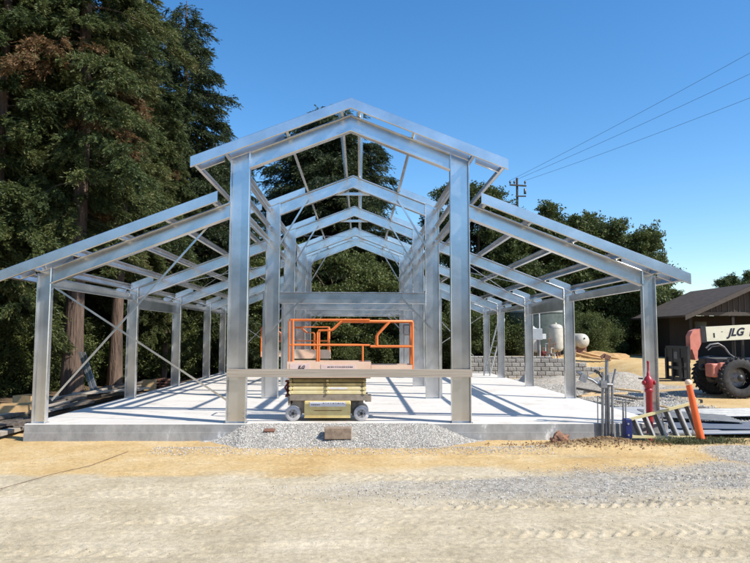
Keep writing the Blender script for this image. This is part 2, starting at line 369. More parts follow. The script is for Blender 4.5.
def gravel_mask(x, y):
    n = fbm(x*.5, y*.8, 61)-.47
    yc = 10.0+.06*(x+1)+.018*np.maximum(x-1, 0)**2; hw = .5+.10*np.clip(x+1, 0, 9)
    a = sstep(1.7, .5, abs(y-yc)/hw + n*1.4)*sstep(-3.0, 3.0, x+n*3)*(.48+.9*(fbm(x*1.5, y*2.5, 66)-.2))
    b = sstep(.7, 1.0, sstep(5.5, 8, x+n)*sstep(14.2, 13.4, y)*sstep(8.0, 9.5, y))*.9
    c = sstep(1.3, .8, np.sqrt(((x-11.8)/2.9)**2+((y-27.6)/2.4)**2)+n*.8)          # heap by the wall
    d = sstep(7.1, 7.5, x)*sstep(12.6, 11.6, x+n*2)*sstep(35.9, 35, y)*sstep(15, 16.5, y)
    return np.clip(np.maximum.reduce([a, b, c, d]), 0, 1)
def zones(x, y):
    n = fbm(x*.45, y*.7, 71)-.47
    o = sstep(10.9, 12.5, y+n*3.2)*(.92+.7*n)*sstep(16, 14.6, y)*sstep(-16, -12, x)
    o = np.maximum(o, sstep(15, 16, y)*sstep(7.4, 8.4, x)*.9); o = np.maximum(o, sstep(12.5, 13.4, y)*sstep(-18, -9, x)*.8*sstep(20,16,y))
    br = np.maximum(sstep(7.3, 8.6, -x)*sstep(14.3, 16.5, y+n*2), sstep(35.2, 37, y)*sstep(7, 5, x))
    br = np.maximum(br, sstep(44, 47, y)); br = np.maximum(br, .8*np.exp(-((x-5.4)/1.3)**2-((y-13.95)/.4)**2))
    return o, gravel_mask(x, y), br
def axis(f0, f1, step, lo, hi, g=1.13):
    a = list(np.arange(f0, f1, step)); s = step; p = f0; l = []
    while p > lo: s *= g; p -= s; l.append(p)
    s = step; q = a[-1]; r = []
    while q < hi: s *= g; s = min(s, 6 if q < 150 else 200); q += s; r.append(q)
    return np.array(l[::-1]+a+r)
xs = axis(-8.2, 9.6, .026, -400, 400, 1.09); ys = axis(5.9, 14.6, .026, -300, 900, 1.035)
X, Yg = np.meshgrid(xs, ys); XF, YF = X.ravel(), Yg.ravel()
Z = hbase(XF, YF) + tracks(XF, YF)*sstep(5, 6, YF)*sstep(13.6, 13, YF)*sstep(22, 12, abs(XF)) + .022*(fbm(XF*3, YF*5, 90)-.47)*sstep(30, 18, YF) + .007*(fbm(XF*14, YF*14, 91, 2)-.4)*sstep(16, 14, YF)
gm = zones(XF, YF); cols = np.stack([gm[0], gm[1], gm[2], np.ones_like(XF)], 1)
Z = Z + gm[1]*.02*(fbm(XF*16, YF*16, 95, 2)-.3)*sstep(16, 14, YF)
nx, ny = len(xs), len(ys); ii = (np.arange(ny-1)[:, None]*nx+np.arange(nx-1)[None]).ravel()
F = np.stack([ii, ii+1, ii+nx+1, ii+nx], 1)
g = bpy.data.objects.new('ground', npmesh('ground', np.stack([XF, YF, Z], 1), F, [GROUND], cols, True)); COL.objects.link(g)
tag(g, kind='structure')
def gz(x, y): return float(hbase(np.array([float(x)]), np.array([float(y)]))[0])

# stones: loose chips of gravel as one uncountable mass
OCT = np.array([(1,0,0),(-1,0,0),(0,1,0),(0,-1,0),(0,0,1),(0,0,-1)], float)
OF = np.array([(0,2,4),(2,1,4),(1,3,4),(3,0,4),(2,0,5),(1,2,5),(3,1,5),(0,3,5)])
def stones(name, P, S, label, cat='gravel', m=None):
    n = len(P); V = OCT[None]*rng.uniform(.6, 1.15, (n, 6, 1))
    a = rng.uniform(0, 6.28, n); ca, sa = np.cos(a), np.sin(a); t = rng.uniform(-.9, .9, n); ct, st = np.cos(t), np.sin(t)
    V = V*rng.uniform(.6, 1.2, (n, 1, 3)); x, y, z = V[..., 0], V[..., 1], V[..., 2]
    y, z = ct[:, None]*y-st[:, None]*z, st[:, None]*y+ct[:, None]*z
    x, y = ca[:, None]*x-sa[:, None]*y, sa[:, None]*x+ca[:, None]*y
    V = np.stack([x, y, z], 2)*S[:, None, None]+P[:, None]
    Fx = (OF[None]+np.arange(n)[:, None, None]*6).reshape(-1, 3)
    tv = np.repeat(rng.uniform(0, 1, n), 6); c = np.stack([tv, tv, tv, np.ones_like(tv)], 1)
    o = bpy.data.objects.new(name, npmesh(name, V.reshape(-1, 3), Fx, [m or STONEV], c)); COL.objects.link(o)
    return tag(o, label, cat, kind='stuff')
STONEV = leaf_mat('grey_stone_chips', [(.24,.22,.19), (.42,.39,.345), (.54,.51,.455), (.68,.65,.59)], trans=0, rough=.9)
PEBV = leaf_mat('dusty_pebbles', [(.26,.21,.145), (.46,.38,.26), (.56,.47,.33), (.68,.61,.48)], trans=0, rough=.95)
SOILV = leaf_mat('earth_clods', [(.20,.12,.06), (.32,.2,.1), (.42,.29,.15)], trans=0, rough=.95)
# gravel ramp in front of the slab
RX0, RX1 = atx(205, 14.3, 441), atx(484, 14.3, 441)
def ramp_h(x, y):
    u = np.clip((x-RX0)/(RX1-RX0), 0, 1); e = sstep(0, .16, u)*sstep(1, .80, u)
    front = 13.80+.30*(vnoise(x*1.4, x*0, 33)-.5)+.08*(vnoise(x*7, x*0, 34)-.5)+.55*(1-e)
    t = np.clip((y-front)/(14.70-front+1e-6), 0, 1)
    return GZ-.05 + (.05+.375*e)*np.power(t, .8) + .03*(fbm(x*5, y*5, 44)-.47)
gx = np.arange(RX0-.2, RX1+.2, .035); gy = np.arange(13.3, 14.716, .035)
A, B = np.meshgrid(gx, gy); A, B = A.ravel(), B.ravel(); H = ramp_h(A, B)+.02*(fbm(A*18, B*18, 12, 2)-.3)
ii = (np.arange(len(gy)-1)[:, None]*len(gx)+np.arange(len(gx)-1)[None]).ravel()
cc = np.stack([A*0, A*0+1, A*0, A*0+1], 1)
o = bpy.data.objects.new('gravel_ramp', npmesh('gravel_ramp', np.stack([A, B, H], 1), np.stack([ii, ii+1, ii+len(gx)+1, ii+len(gx)], 1), [GROUND], cc, True)); COL.objects.link(o)
tag(o, 'pale grey gravel banked against the front edge of the concrete slab', 'gravel bank', kind='stuff')
n = 62000; px_ = rng.uniform(RX0-.1, RX1+.1, n); py_ = rng.uniform(13.45, 14.69, n); hz = ramp_h(px_, py_); k = hz > GZ-.02
stones('gravel_chips', np.stack([px_[k], py_[k], hz[k]+.006], 1), (.006+.017*rng.uniform(0, 1, k.sum())**2.5), 'loose grey stone chips covering the bank before the slab', 'gravel')
n = 5200; px_ = rng.uniform(RX0-.9, RX1+1.2, n); py_ = 13.85-.9*rng.uniform(0, 1, n)**2.2; s1 = .005+.016*rng.uniform(0, 1, n)**2.5
stones('spilled_stones', np.stack([px_, py_, hbase(px_, py_)+.006], 1), s1, 'stones spilled onto the ochre dirt along the foot of the gravel bank', 'gravel')
n = 150000; px_ = rng.uniform(-3, 11, n); py_ = rng.uniform(7.0, 14.4, n); k = rng.uniform(0, 1, n) < gravel_mask(px_, py_)*.75
px_, py_ = px_[k], py_[k]
stones('road_gravel', np.stack([px_, py_, hbase(px_, py_)+tracks(px_, py_)+.004], 1), (.004+.014*rng.uniform(0, 1, len(px_))**2.5), 'grey gravel strewn over the dirt in the right foreground', 'gravel')
n = 90000; px_ = rng.uniform(-8, 9, n); py_ = 6+8.3*rng.uniform(0, 1, n); kk = rng.uniform(0, 1, n) < .12+1.5*np.clip(fbm(px_*.8, py_*1.2, 77)-.42, 0, 1); px_, py_ = px_[kk], py_[kk]; n = len(px_)
stones('scattered_pebbles', np.stack([px_, py_, hbase(px_, py_)+.004], 1), .0025+.0075*rng.uniform(0, 1, n)**4, 'sparse small pebbles scattered over the beige dirt', 'pebbles', PEBV)
n = 22000; px_ = rng.uniform(7.3, 13.5, n); py_ = rng.uniform(15.5, 35.5, n); k = rng.uniform(0, 1, n) < gravel_mask(px_, py_)
px_, py_ = px_[k], py_[k]
stones('side_gravel', np.stack([px_, py_, hbase(px_, py_)+.01], 1), rng.uniform(.015, .04, len(px_)), 'grey gravel and rubble along the right side of the slab', 'rubble')
n = 1500; px_ = rng.normal(5.3, .9, n); py_ = rng.normal(13.95, .25, n); k = py_ < 14.6; px_, py_ = px_[k], py_[k]
stones('earth_clods', np.stack([px_, py_, hbase(px_, py_)+.01], 1), .01+.03*rng.uniform(0, 1, len(px_))**3, 'brown earth clods heaped before the right end of slab', 'soil', SOILV)
# heap of gravel by the retaining wall
def heap(name, cx, cy, rx, ry, hh, label, seed):
    a = np.linspace(-1.15, 1.15, 70); A, B = np.meshgrid(a, a); A, B = A.ravel(), B.ravel(); r = np.sqrt(A*A+B*B)
    z = hh*np.clip(1-r, -.1, 1)**.9*(1+.5*(fbm(A*3+seed, B*3, 4)-.5)) if False else hh*np.clip(1-r, 0, 1)*(1+.6*(fbm(A*3+seed, B*3, 4)-.5))-.06*(r > .98)
    x, y = cx+A*rx, cy+B*ry; z = z+np.array([gz(cx, cy)])-.02
    i = (np.arange(69)[:, None]*70+np.arange(69)[None]).ravel()
    o = bpy.data.objects.new(name, npmesh(name, np.stack([x, y, z+.04*(fbm(x*4, y*4, 9)-.4)], 1), np.stack([i, i+1, i+71, i+70], 1), [GROUND], np.stack([A*0, A*0+1, A*0, A*0+1], 1), True)); COL.objects.link(o)
    return tag(o, label, 'gravel heap', kind='stuff')
heap('gravel_heap', atx(560, 32.5), 32.5, 2.2, 1.5, .42, 'low heap of grey gravel at the foot of the block wall', 1)
heap('gravel_heap', atx(618, 30), 30, 2.4, 2.2, .8, 'grey gravel heap on the dirt slope right of the block wall', 5)
n = 9000; a = rng.uniform(0, 6.28, n); r = np.sqrt(rng.uniform(0, 1, n))*1.15
# ------------------------------------------------------------------ slab
SX0, SX1 = atx(24, 14.72, 424), atx(668, 14.72, 424)
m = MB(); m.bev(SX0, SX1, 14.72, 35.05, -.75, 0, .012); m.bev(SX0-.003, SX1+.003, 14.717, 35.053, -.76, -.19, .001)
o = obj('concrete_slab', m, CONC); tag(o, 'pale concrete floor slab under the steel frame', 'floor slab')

# ------------------------------------------------------------------ steel frame
FY = [14.876, 20.644, 25.598, 30.696, 34.2]
A_, B_ = 2.51, 6.833; ZR, SM = 7.03, .39; SS = .385
zmon = lambda x: ZR-SM*abs(x)
zsid = lambda x: 3.42+SS*(6.72-abs(x))
frame = thing('steel_building_frame', 'unclad galvanised steel barn frame with raised centre and side wings', 'building frame', (0, 25, 0))
t_ = .007
def hpoly(w, d, lip=.022, t=t_):
    """H section from two back-to-back C channels: web along the first axis, flanges along the second"""
    a, b = w/2, d/2; L = lip
    c = .011; P = [(-a,-b+c),(-a+c,-b),(-a+L,-b),(-a+L,-b+t),(-a+t,-b+t),(-a+t,-t),(a-t,-t),(a-t,-b+t),(a-L,-b+t),(a-L,-b),(a-c,-b),(a,-b+c)]
    return P+[(-x,-y) for x, y in P]
def cpoly(w, d, lip=.02, t=.005):
    """C section: web height w along first axis at 0, flanges reach d along the second"""
    a = w/2
    c = .008; return [(-a,c),(-a+c,0),(a-c,0),(a,c),(a,d),(a-lip,d),(a-lip,d-t),(a-t,d-t),(a-t,t),(-a+t,t),(-a+t,d-t),(-a+lip,d-t),(-a+lip,d),(-a,d)]
def bolts(m, pts, n=(0,-1,0), r=.019):
    for p in pts: m.lathe([(0.0001, .012), (r*.8, .012), (r, .004), (r, -.01)], p, n, 6, False)
def column(x0, y, w, top, part='column', dbl=False, depth=.2):
    m = MB(); P = hpoly(w, depth)
    m.prism(P, lambda p: (x0+p[0], y+p[1], .004), lambda p: (x0+p[0], y+p[1], top(x0+p[0])))
    m.bb(x0-w/2-.03, x0+w/2+.03, y-depth/2-.03, y+depth/2+.03, .0005, .012)
    bolts(m, [(x0+sx*(w/2-.07), y-t_, z) for sx in (-1, 1) for z in (.1, .2, top(x0)-.14, top(x0)-.42)])
    if dbl:
        s = 1 if x0 > 0 else -1
        C = cpoly(.10, .07)
        m.prism(C, lambda p: (x0+s*(w/2+.004+p[1]), y+p[0], .012), lambda p: (x0+s*(w/2+.004+p[1]), y+p[0], 3.32))
    return obj(part, m, STEEL, frame, True)
def rafter(x0, x1, y, zf, d=.37, depth=.2, bend=.0):
    m = MB(); P = hpoly(d, depth); k = math.sqrt(1+.39**2)
    f = lambda x: (lambda p: (x, y+p[1], zf(x)-d*k/2+p[0]*k))
    m.prism([(a, b) for a, b in P], f(x0), f(x1))
    s = 1 if x1 > x0 else -1
    bolts(m, [(x, y-t_, zf(x)-d/2+e) for x in (x0+s*.12, x0+s*.3, x1-s*.12, x1-s*.3) for e in (-.1, .08)])
    return obj('rafter', m, STEEL, frame, True)
for i, y in enumerate(FY):
    for s in (-1, 1):
        column(s*A_, y, .44, zmon, dbl=(i in (1, 2, 3)))
        column(s*B_, y, .325 if i else .305, zsid, depth=.16)
        rafter(s*.001, s*(A_-.222), y, zmon)
        rafter(s*(A_+.224), s*(B_-.166), y, zsid, d=.33)
    # ridge plates
    m = MB(); m.add([(-.26, y-.016, zmon(.26)-.06), (-.26, y-.016, zmon(.26)-.33), (0, y-.016, ZR-.36), (.26, y-.016, zmon(.26)-.33), (.26, y-.016, zmon(.26)-.06), (0, y-.016, ZR-.05),
                     (-.26, y-.008, zmon(.26)-.06), (-.26, y-.008, zmon(.26)-.33), (0, y-.008, ZR-.36), (.26, y-.008, zmon(.26)-.33), (.26, y-.008, zmon(.26)-.06), (0, y-.008, ZR-.05)],
                    [(0,1,2,5), (5,2,3,4), (6,11,8,7), (11,10,9,8), (0,6,7,1), (1,7,8,2), (2,8,9,3), (3,9,10,4), (4,10,11,5), (5,11,6,0)])
    bolts(m, [(sx*q, y-.016, zmon(q)-e) for sx in (-1, 1) for q in (.08, .2) for e in (.14, .27)])
    obj('ridge_plate', m, STEEL, frame, True)
# purlins along the length
YF0, YR = 14.40, 34.75
def purlin(x, zf, sl, name='purlin', y0=YF0+.01, y1=YR-.01, h=.2, off=0, fl=.065):
    s = 1 if x > 0 else -1; sl = sl*s; n = Vector((sl, 0, 1)).normalized(); tt = Vector((1, 0, -sl)).normalized()*s
    C = cpoly(h, fl); base = Vector((x, 0, zf(x)))+n*(h/2+.004+off)
    m = MB(); q = lambda p, y: tuple(base+n*p[0]-tt*p[1]+Vector((0, y, 0)))
    m.prism(C, lambda p: q(p, y0), lambda p: q(p, y1)); return obj(name, m, STEEL, frame, True)
for s in (-1, 1):
    for x in (.22, 1.45, 2.80, 3.47): purlin(s*x, zmon, SM)
    for x in (3.05, 4.08, 5.10, 6.08, 6.95, 7.42): purlin(s*x, zsid, SS)
def fascia(x0, x1, zf, sl, y, d=1):
    k = math.sqrt(1+sl*sl); C = cpoly(.225, .06); m = MB()
    f = lambda x: (lambda p: (x, y+d*p[1], zf(x)+(.125+p[0])*k))
    m.prism(C, f(x0), f(x1)); return obj('rake_fascia', m, STEEL, frame, True)
for y, d in ((YF0, 1), (YR, -1)):
    for s in (-1, 1):
        fascia(s*.0005, s*3.55, zmon, SM, y, d); fascia(s*2.93, s*(7.6 if s > 0 else 7.85), zsid, SS, y, d)
# short purlin clips standing on the side rafters
for y in FY:
    for s in (-1, 1):
        for x in (3.05, 4.08, 5.10, 6.08, 6.80):
            m = MB(); c = Vector((s*(x+.03), y, zsid(x)+.09)); m.box(c, (.007, .12, .17), Matrix.Rotation(s*.36, 3, 'Y')); obj('purlin_clip', m, STEEL, frame, True)
    for s in (-1, 1):      # rafter tails at purlin level that carry the overhangs
        for zf, sl, segs in ((zmon, SM, ((1.52, 2.74), (2.88, 3.42))), (zsid, SS, ((6.22, 6.90), (7.04, 7.36)))):
            k = math.sqrt(1+sl*sl); C = cpoly(.19, .05)
            for xa, xb in segs:
                f = lambda x: (lambda p: (s*x, y-.04+p[1], zf(x)+(.102+p[0])*k)); m = MB(); m.prism(C, f(xa), f(xb)); obj('rafter_tail', m, STEEL, frame, True)
# struts and ledgers between the frames, along the two inner column lines and the outer lines
for i in range(4):
    y0, y1 = FY[i]+.112, FY[i+1]-.112
    for s in (-1, 1):
        for z, h in ((5.9, .2), (5.32, .16), (4.86, .2)):
            C = cpoly(h, .065); m = MB(); xx = s*(A_+.12)
            m.prism(C, lambda p: (xx-s*p[1], y0, z+p[0]), lambda p: (xx-s*p[1], y1, z+p[0])); obj('girt', m, STEEL, frame, True)
        h, z = (.42, 2.98) if i == 1 else (.2, 3.12)
        C = cpoly(h, .065); m = MB(); xo = s*(B_-.02)
        m.prism(C, lambda p: (xo+s*p[1], y0, z+p[0]), lambda p: (xo+s*p[1], y1, z+p[0])); obj('eave_strut', m, STEEL, frame, True)
# loft beams and their knee braces, collar ties, long braces
for i in (1, 2, 3, 4):
    y = FY[i]; P = hpoly(.36, .2); m = MB()
    x0, x1 = -A_+.224, A_-.224; zc = 3.12
    m.prism(P, lambda p: (x0, y+p[1], zc+p[0]), lambda p: (x1, y+p[1], zc+p[0]))
    bolts(m, [(x, y-t_, zc+e) for x in (x0+.06, 0, .9, -1.1, x1-.06) for e in (-.09, .09)])
    obj('loft_beam', m, STEEL, frame, True)
    for s in (-1, 1):
        m = MB(); m.bar((s*2.50, y-.125, 2.12), (s*1.50, y-.125, 3.15), .045, .05, (0,1,0)); m.bar((s*2.52, y-.15, 2.14), (s*1.52, y-.15, 3.17), .006, .05, (0,1,0))
        obj('knee_brace', m, STEEL, frame, True)
        m = MB(); m.bar((s*2.36, y-.125, 4.66), (s*1.42, y-.125, zmon(1.42)-.22), .05, .055, (0,1,0)); obj('long_brace', m, STEEL, frame, True)
    if i < 4:
        m = MB(); C = cpoly(.10, .05); m.prism(C, lambda p: (-.62, y+.105+p[1], 6.47+p[0]), lambda p: (.62, y+.105+p[1], 6.47+p[0])); obj('collar_tie', m, STEEL, frame, True)
# X straps
def strap(p0, p1, w=.042): 
    m = MB(); m.bar(p0, p1, .012, w, (0, 0, 1)); return obj('cross_strap', m, STEEL, frame, True)
y = FY[0]+.125
strap((-6.66, y, 3.0), (-2.7, y, .45)); strap((-6.66, y+.03, .48), (-2.7, y+.03, 5.1))
y = FY[4]+.125
for s in (-1, 1): strap((s*6.66, y, 3.0), (s*2.7, y, .35)); strap((s*6.66, y+.03, .4), (s*2.7, y+.03, 4.6))
# roof rods
for s in (-1, 1):
    for a, b in (((s*2.75, FY[1], 4.8), (s*6.5, FY[2], 3.35)), ((s*2.75, FY[2], 4.8), (s*6.5, FY[1], 3.35)), ((s*2.3, FY[2], 5.85), (s*.3, FY[3], 6.6))):
        m = MB(); m.tube([a, b], .009, 6); obj('tie_rod', m, STEEL, frame, True)

# plank clamped across the two front columns
m = MB(); yp = FY[0]-.145
p0, p1 = at(227, 373, yp), at(472, 373.3, yp)
m.bar((p0[0], yp, p0[2]), (p1[0], yp, p1[2]), .042, .175)
o = obj('wooden_plank', m, WOOD); tag(o, 'long weathered plank fixed across the two front inner columns', 'plank')

# ------------------------------------------------------------------ scissor lifts
def text_obj(name, s, size, mat_, parent, M, shear=0, depth=.002, bold=0):
    cu = bpy.data.curves.new(name, 'FONT'); cu.body = s; cu.size = size; cu.extrude = depth; cu.shear = shear; cu.offset = bold; cu.align_x = 'CENTER'; cu.align_y = 'CENTER'
    t = bpy.data.objects.new(name, cu); COL.objects.link(t); dg = bpy.context.evaluated_depsgraph_get(); dg.update()
    me = bpy.data.meshes.new_from_object(t.evaluated_get(dg)); bpy.data.objects.remove(t)
    me.transform(M); me.materials.clear(); me.materials.append(mat_)
    o = bpy.data.objects.new(name, me); COL.objects.link(o); o.parent = parent; return o
FRONTM = Matrix.Rotation(math.pi/2, 4, 'X')      # text standing upright facing -Y
def make_lift(label, loc, rz=0, red=False):
    L = thing('scissor_lift', label, 'scissor lift', loc, rz, 'scissor lifts on the slab')
    hw = .38                                     # half width; near side is -Y, main body x -.93..+.93, extension out to +1.95
    m = MB(); m.bev(-.52, .53, -hw, hw, .09, .455, .015); m.bb(-.52, .53, -hw-.004, -hw+.02, .075, .095); body = obj('chassis_panel', m, YELLOW, L)
    m = MB(); m.bb(-.40, .42, -hw-.006, -hw-.001, .33, .44); obj('label_sticker', m, STICK, body)
    m = MB()
    for k in range(9):
        a = -.1+.055*k; m.bb(a, a+rng.uniform(.02, .045), -hw-.009, -hw-.0065, .395+.01*(k % 2), .412)
    for k in range(5): m.bb(-.36+.04*k, -.335+.04*k, -hw-.009, -hw-.0065, .36, .38)
    obj('sticker_print', m, INK, body)
    m = MB(); m.bb(-.3, .33, -hw-.004, -hw, .235, .247); obj('panel_slot', m, DARKRED, body)
    m = MB(); m.bb(-.86, .92, -.33, .33, .46, .595); m.bb(.86, 1.0, -.2, .2, .42, .56); m.bb(-.90, -.84, -.3, .3, .35, .56); m.bb(-.80, .82, -.26, .26, .16, .46)
    obj('chassis', m, TAUPE, L)
    for sx in (-1, 1):
        for sy in (-1, 1):
            c = (sx*.775, sy*.335, .172)
            m = MB(); m.lathe([(.10,-.055),(.155,-.055),(.172,-.04),(.172,.04),(.155,.055),(.10,.055)], c, (0,1,0), 28)
            w = obj('wheel', m, TYREW, L)
            m = MB(); m.lathe([(.0001,-.045),(.1,-.045),(.102,-.035),(.102,.035),(.1,.045),(.0001,.045)], c, (0,1,0), 20, False); obj('rim', m, RIM, w)
            m = MB(); m.lathe([(.0001, -.062),(.03,-.062),(.04,-.04),(.04,.03)], c, (0,sy*-1,0), 10, False)
            for k in range(5): a = k*1.256; m.box((c[0]+.065*math.cos(a), c[1]+sy*.048, c[2]+.065*math.sin(a)), (.02,.012,.02))
            obj('hub', m, BLACKM, w)
    m = MB()                                     # motor and hoses at the steer end
    for k in range(4): m.tube([(.60, -.3+.02*k, .2+.06*k), (.64+.02*k, -.34, .3), (.72, -.3, .44)], .012, 6)
    m.bb(.56, .66, -.33, -.2, .12, .42); obj('hydraulic_hose', m, BLACKM, L)
    # folded scissor arms
    zs = [(.60, .685, CREAM), (.695, .775, CREAM), (.785, .865, OLIVE), (.875, .955, OLIVE)]
    for k, (a, b, mt) in enumerate(zs):
        for sy in (-1, 1):
            e = .02*(k % 2)
            m = MB(); m.bev(-.82+e, .84-e, sy*.30-.03, sy*.30+.03, a, b, .012)
            m.lathe([(.0001,.04),(.03,.04),(.035,.0)], (0, sy*.33, (a+b)/2), (0, sy, 0), 10, False)
            for sx in (-1, 1): m.lathe([(.0001,.055),(.04,.055),(.045,.0),(.045,-.04)], (sx*.84, sy*.30, (a+b)/2), (0, sy, 0), 12, False)
            obj('scissor_arm', m, mt, L)
        m = MB()
        for sx in (-1, 1): m.tube([(sx*.84, -.33, (a+b)/2), (sx*.84, .33, (a+b)/2)], .025, 8)
        obj('pivot_pin', m, BLACKM, L)
    m = MB(); m.bb(.02, .45, -.334, -.331, .715, .76); obj('arm_sticker', m, STICK, L)
    m = MB(); m.bb(-.96, -.86, -.06, .10, .56, .86); m.bb(-.99, -.85, -.1, .12, .86, .90); m.bb(-.99, -.85, -.1, .12, .52, .56); m.tube([(-.93,-.08,.62),(-1.0,-.08,.74),(-.93,-.08,.84)], .02)
    obj('fold_prop', m, DARKRED, L)
    # platform
    m = MB(); m.bb(-.90, .98, -.38, .38, .985, 1.02); m.bb(-.9, .98, -.385, -.355, .965, .985); obj('deck', m, TAUPE, L)
    m = MB()
    for sy in (-1, 1): m.bb(-.92, .99, sy*.388-.006, sy*.388+.006, .985, 1.345)
    m.bb(-.932, -.92, -.38, .38, .985, 1.25); tb = obj('toe_board', m, FADED, L)
    m = MB(); m.bb(-.86, -.40, -.403, -.3955, 1.14, 1.30); m.bb(-.15, .63, -.403, -.3955, 1.17, 1.28)
    obj('toe_board_sticker', m, FADEDW, tb)
    text_obj('brand_lettering', 'JLG', .10, INK, tb, Matrix.Translation((-.60, -.407, 1.215)) @ FRONTM, .35, .002, .003)
    m = MB()
    for k in range(14): m.bb(.0+.042*k, .0+.042*k+rng.uniform(.018, .034), -.407, -.4045, 1.215, 1.235)
    obj('sticker_print', m, INK, tb)
    def rail(name, paths, r, mt, par=L):
        m = MB()
        for p in paths: m.tube(p, r, 8)
        return obj(name, m, mt, par)
    zt, zm = 2.30, 1.72
    # main rails (near and far), end gate
    for sy in (-1, 1):
        y = sy*.36
        rail('guard_rail', [[(-.88,y,1.0),(-.88,y,zt-.04),(-.85,y,zt),(-.28,y,zt),(.96,y,zt)], [(-.88,y,zm),(.96,y,zm)], [(-.24,y,1.0),(-.24,y,2.0),(-.21,y,2.06),(.06,y,2.06),(.10,y,2.08),(.32,y,zt-.02)], [(.80,y,1.0),(.80,y,zm)]], .021, ORANGE)
    rail('end_rail', [[(-.80,-.36,zt),(-.88,-.3,zt),(-.88,.3,zt)], [(-.88,-.36,zm),(-.88,.36,zm)], [(-.80,-.37,1.0),(-.80,-.37,zt)]], .021, ORANGE)
    # sliding extension
    m = MB(); m.bb(.99, 1.95, -.33, .33, 1.045, 1.07); obj('extension_deck', m, TAUPE, L)
    m = MB()
    for sy in (-1, 1): m.bb(1.0, 1.95, sy*.335-.006, sy*.335+.006, 1.06, 1.27)
    m.bb(1.95, 1.962, -.33, .33, 1.06, 1.27); obj('extension_toe_board', m, FADED, L)
    for sy in (-1, 1):
        y = sy*.315
        rail('extension_rail', [[(.30,y,zt-.03),(1.94,y,zt-.03),(1.95,y,zt-.07),(1.95,y,1.05)], [(.98,y,zm-.03),(1.95,y,zm-.03)], [(1.13,y,zm),(1.13,y,1.93),(1.16,y,1.98),(1.42,y,zt-.04)]], .029, ORANGE)
    rail('extension_end_rail', [[(1.95,-.315,zt-.03),(1.95,.315,zt-.03)], [(1.95,-.315,zm-.03),(1.95,.315,zm-.03)]], .024, ORANGE)
    m = MB(); m.bev(1.74, 1.90, -.30, -.12, 1.95, 2.2, .02); cb = obj('control_box', m, GREYM, L)
    return L
LX = atx(327.3, 15.15, 410)
make_lift('orange and cream scissor lift at the front, behind the plank', (LX, 15.50, 0))
bpy.context.view_layer.update()
l1 = [o for o in COL.objects if o.name == 'scissor_lift'][0]
dup(l1, (atx(308, 28.0, 388), 28.0, 0), math.pi, 'smaller looking orange lift farther back, extension reaching left')

# ------------------------------------------------------------------ trees
def leaves_mesh(name, C, D, L, W, tint, mats):
    """C centres, D directions (n,3), L, W sizes: one diamond per leaf or needle spray"""
    n = len(C); D = D/np.linalg.norm(D, axis=1, keepdims=True); r = rng.normal(size=(n, 3)); S = np.cross(D, r); S /= np.linalg.norm(S, axis=1, keepdims=True)
    V = np.stack([C-D*L[:, None]/2, C+S*W[:, None]/2-D*L[:, None]*.08, C+D*L[:, None]/2, C-S*W[:, None]/2-D*L[:, None]*.08], 1).reshape(-1, 3)
    t = np.repeat(np.clip(tint, 0, 1), 4); col = np.stack([t, t, t, np.ones_like(t)], 1)
    return npmesh(name, V, np.arange(n*4).reshape(-1, 4), mats, col)
def wood_mb(m, pts, r0, r1, n=7):
    k = len(pts); m.tube(pts, [r0+(r1-r0)*i/(k-1) for i in range(k)], n)
def tree_obj(name, label, cat, crown_me, trunk_mb, bark, group=None):
    t = thing(name, label, cat, (0, 0, 0), 0, group)
    c = bpy.data.objects.new('crown', crown_me); COL.objects.link(c); c.parent = t
    obj('trunk', trunk_mb, bark, t); return t
